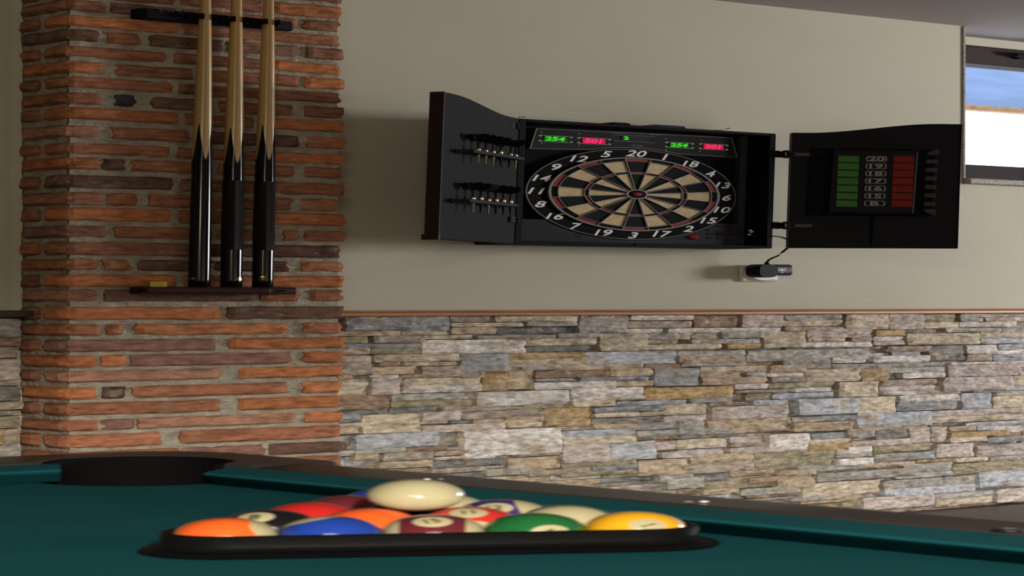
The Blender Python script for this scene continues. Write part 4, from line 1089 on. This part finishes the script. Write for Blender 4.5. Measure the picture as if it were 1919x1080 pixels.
# sights let into the rail
for px, py, r_, m_ in ((800,898.5,.0042,'white_pl'),(826,898.3,.0032,'wire'),(1290,940.5,.005,'wire'),(1319,940.3,.0045,'white_pl')):
    p = H(px, py, RZ+.0016); b = MB(p); b.lathe([(r_*.6,-.001),(r_*.55,.0010),(r_*.3,.0018),(.0001,.002)], p, n=14, cap=False); b.build('sight', M[m_], tab)
p = H(1890, 993, RZ+.0012); b = MB(p); b.lathe([(.009,-.001),(.009,.0008),(.0001,.0009)], p, n=24, cap=False); s = b.build('sight', M['rail_dark'], tab)
b = MB(p); b.lathe([(.0045,0),(.004,.0018),(.0001,.002)], p, n=16, cap=False); b.build('sight_centre', M['sight'], s)
# cabinet below and legs
b = MB((TO.x, TO.y, 0)); i_ = .03
b.box(XL+i_, XR-i_, YF+i_, YF+i_+.03, .40, BZ-.055); b.box(XL+i_, XR-i_, YB-i_-.03, YB-i_, .40, BZ-.055)
b.box(XL+i_, XL+i_+.03, YF+i_+.03, YB-i_-.03, .40, BZ-.055); b.box(XR-i_-.03, XR-i_, YF+i_+.03, YB-i_-.03, .40, BZ-.055)
b.box(XL+i_+.03, XR-i_-.03, YF+i_+.03, YB-i_-.03, .40, .43)
b.build('apron', M['black'], tab, bevel=.004)
for cx0, cy0, sx, sy in corners:
    x, y = cx0+sx*.16, cy0+sy*.16; b = MB((x, y, 0)); rs = []
    for z, h in ((0,.05),(.02,.055),(.03,.045),(.34,.07),(.41,.085)):
        rs.append([Vector((x+a*h, y+c*h, z)) for a, c in ((-1,-1),(1,-1),(1,1),(-1,1))])
    b.rings(rs, smooth=False); b.build('leg', M['black'], tab, bevel=.004)

# ---------------------------------------------------------------- balls and rack
BR = .0286
def cw(X, Y): return Vector((EYE.x, EYE.y, 0)) + RT*X + FW*Y
RA = math.radians(10.8)
row_d = RT*math.cos(RA) + FW*math.sin(RA); ax_d = -RT*math.sin(RA) + FW*math.cos(RA)
c_row = cw(-.0435, 1.431)
gap = .0573
def ball_mat(name, col, stripe, A, N, r0=.46):
    m = bpy.data.materials.new(name); m.use_nodes = True; nt = m.node_tree; Nn = nt.nodes; L = nt.links; b = Nn['Principled BSDF']
    b.inputs['Roughness'].default_value = .12; b.inputs['Specular IOR Level'].default_value = .45
    tc = Nn.new('ShaderNodeTexCoord'); v = Nn.new('ShaderNodeVectorMath'); v.operation = 'MULTIPLY'; v.inputs[1].default_value = (1/BR, 1/BR, 1/(BR*K)); L.new(tc.outputs['Object'], v.inputs[0])
    nn = Nn.new('ShaderNodeVectorMath'); nn.operation = 'NORMALIZE'; L.new(v.outputs[0], nn.inputs[0])
    L.new(nn.outputs[0], b.inputs['Normal'])
    def band(vec, thr, op):
        d = Nn.new('ShaderNodeVectorMath'); d.operation = 'DOT_PRODUCT'; L.new(nn.outputs[0], d.inputs[0]); d.inputs[1].default_value = vec.normalized()
        a = Nn.new('ShaderNodeMath'); a.operation = 'ABSOLUTE'; L.new(d.outputs['Value'], a.inputs[0])
        r = Nn.new('ShaderNodeMapRange'); L.new(a.outputs[0], r.inputs['Value'])
        w_ = .012
        if op == '<': r.inputs['From Min'].default_value = thr+w_; r.inputs['From Max'].default_value = thr-w_
        else: r.inputs['From Min'].default_value = thr-w_*.4; r.inputs['From Max'].default_value = thr+w_*.4
        return r.outputs[0]
    cream = (.36,.32,.185,1)
    def mixc(f, a, c):
        mx = Nn.new('ShaderNodeMix'); mx.data_type = 'RGBA'
        if f is not None: L.new(f, mx.inputs['Factor'])
        for sock, val in ((6, a), (7, c)):
            if isinstance(val, tuple): mx.inputs[sock].default_value = val
            else: L.new(val, mx.inputs[sock])
        return mx.outputs[2]
    cur = (*col, 1)
    if stripe: cur = mixc(band(A, r0, '<'), cream, (*col, 1))
    if N is not None: cur = mixc(band(N, .925, '>'), cur, cream)
    if isinstance(cur, tuple): b.inputs['Base Color'].default_value = cur
    else: L.new(cur, b.inputs['Base Color'])
    return m
def sph(az, el):
    """direction in the eye's frame: az from facing the eye towards its right, el upward"""
    a = math.radians(az); e = math.radians(el)
    return (-FW*math.cos(a)*math.cos(e) + RT*math.sin(a)*math.cos(e) + Vector((0,0,math.sin(e)))).normalized()
def ball(row, k, num, col, stripe, N, spin, label, A=None, r0=.46):
    n_in = 5-row
    p = c_row + ax_d*(row*gap*.866) + row_d*((k-(n_in-1)/2)*gap); p.z = BZ+BR+.0006
    make_ball(p, num, col, stripe, N, spin, label, A, r0=r0)
def make_ball(p, num, col, stripe, N, spin, label, A=None, grp='racked pool balls', name='pool_ball', r0=.46):
    root = empty(name, p, label, 'pool ball', grp) if grp else empty(name, p, label, 'pool ball')
    if N is not None:
        N = N.normalized(); up = (Vector((0,0,1)) - N*N.z).normalized(); ri = up.cross(N); s = math.radians(spin)
        R_ = ri*math.cos(s)+up*math.sin(s); U_ = N.cross(R_)
        if A is None: A = U_ 
        else: A = A.normalized() if num in (13, 10) else (A-N*A.dot(N)).normalized()
    b = MB(p); b.sphere(p, BR, 48, 32); b.build('ball', ball_mat('ball_resin_%s' % (num or 'cue'), col, stripe, A if A is not None else Vector((0,0,1)), N, r0), root)
    if num and N is not None:
        for sgn in (1,):
            vs, fs = glyphs(str(num), 0.0, .02)
            sz = .0135 if num < 10 else .0115
            P_ = [(p + ((N*BR + R_*x*sz + U_*y*sz).normalized())*(BR+.00035)) for x, y in vs]
            b = MB(p); b.add(P_, fs); b.build('number', M['cable'], root)
ball(0, 0, 13, (0.6630,0.1014,0.0156), True, sph(0, -50), 0, 'orange striped ball at the left front corner of the rack', A=RT*.9+Vector((0,0,.30))-FW*.1, r0=.76)
ball(0, 1, 10, (0.0117,0.0390,0.2574), True, sph(0, -60), 0, 'blue striped ball second from left in the front row of the rack', A=-RT*.5+FW*.30+Vector((0,0,.8)), r0=.70)
ball(0, 2, 15, (0.0936,0.0140,0.0218), True, sph(0, 52), 20, 'maroon striped ball in the middle of the front row of the rack', A=RT, r0=.64)
ball(0, 3, 6, (0.0117,0.1014,0.0273), False, sph(18, 8), 0, 'green solid ball second from right in the front row of the rack')
ball(0, 4, 1, (0.6084,0.3120,0.0117), False, sph(14, 24), -62, 'yellow ball showing a 1 at the right front corner of the rack')
ball(1, 0, 8, (0.0062,0.0062,0.0070), False, sph(-20, 48), 10, 'black eight ball in the second row behind the orange striped ball')
ball(1, 1, 5, (0.6630,0.0936,0.0156), False, sph(0, -50), 0, 'solid orange ball under the left side of the white cue ball')
ball(1, 2, 11, (0.4290,0.0234,0.0156), True, sph(0, 55), 10, 'red striped ball with number circle, right below the white cue ball', A=-FW*.3-Vector((0,0,1))-RT*.1, r0=.52)
ball(1, 3, 14, (0.0117,0.1014,0.0273), True, sph(0, -70), 0, 'striped ball showing only its cream side, behind the green and yellow balls', A=Vector((0,0,1))-FW*.3)
ball(2, 0, 3, (0.4056,0.0156,0.0117), False, sph(35, -20), 0, 'solid red ball behind the black eight ball')
ball(2, 1, 4, (0.0390,0.0156,0.1092), False, sph(0, -60), 0, 'purple ball hidden beneath the white cue ball')
ball(2, 2, 12, (0.0429,0.0195,0.1326), True, sph(-12, 42), 10, 'purple striped ball at the right edge behind the cream ball', A=RT+Vector((0,0,.25)))
ball(3, 0, 7, (0.1014,0.0140,0.0218), False, sph(0, -60), 0, 'solid maroon ball behind the red ball, left of the white cue ball')
ball(3, 1, 9, (0.6084,0.3120,0.0117), True, sph(-60, 0), 0, 'yellow striped ball peeking out right behind the white cue ball', A=RT*.8+Vector((0,0,.5))-FW*.4)
ball(4, 0, 2, (0.0117,0.0390,0.2574), False, sph(0, -60), 0, 'solid blue ball at the far tip of the rack behind the cue ball')
pc = c_row + ax_d*(1.0*gap*.866 + gap*.2887) ; pc.z = BZ+BR+.0012+gap*math.sqrt(2/3)
b_ = None
make_ball(pc, None, (.37,.335,.20), False, None, 0, 'white cue ball resting on top of the racked balls', grp=None, name='cue_ball')

# triangle rack
tri = [c_row - row_d*2*gap, c_row + row_d*2*gap, c_row + ax_d*4*gap*.866]
def rtri(off, z, n=10):
    out = []
    for i in range(3):
        p = tri[i]; a, c = tri[i-1], tri[(i+1) % 3]
        d0 = (p-a).normalized(); d1 = (c-p).normalized()
        n0 = Vector((d0.y, -d0.x, 0)); n1 = Vector((d1.y, -d1.x, 0))
        A0 = math.atan2(n0.y, n0.x); A1 = math.atan2(n1.y, n1.x)
        if A1 < A0: A1 += 2*PI
        for k in range(n+1):
            a_ = A0+(A1-A0)*k/n; out.append(Vector((p.x+off*math.cos(a_), p.y+off*math.sin(a_), z)))
    return out
zb_ = BZ+.0006
prof = [(BR+.0012, zb_), (BR+.0180, zb_), (BR+.0192, zb_+.0025), (BR+.0180, zb_+.0055), (BR+.0110, zb_+.0085), (BR+.0080, zb_+.0110), (BR+.0072, zb_+.016), (BR+.0068, zb_+.033), (BR+.006, zb_+.035), (BR+.003, zb_+.035), (BR+.0015, zb_+.033)]
rk = empty('ball_rack', (c_row + ax_d*gap*1.15)+Vector((0,0,zb_)), 'black plastic triangle rack around the pool balls', 'ball rack')
rs = [rtri(o_, z) for o_, z in prof]; rs.append(rs[0])
b = MB((c_row + ax_d*gap*1.15)+Vector((0,0,zb_))); b.rings(rs, cap=False, smooth=True)
o = b.build('rack_frame', M['rack_pl'], rk)
md = o.modifiers.new('edge', 'EDGE_SPLIT'); md.split_angle = math.radians(55)
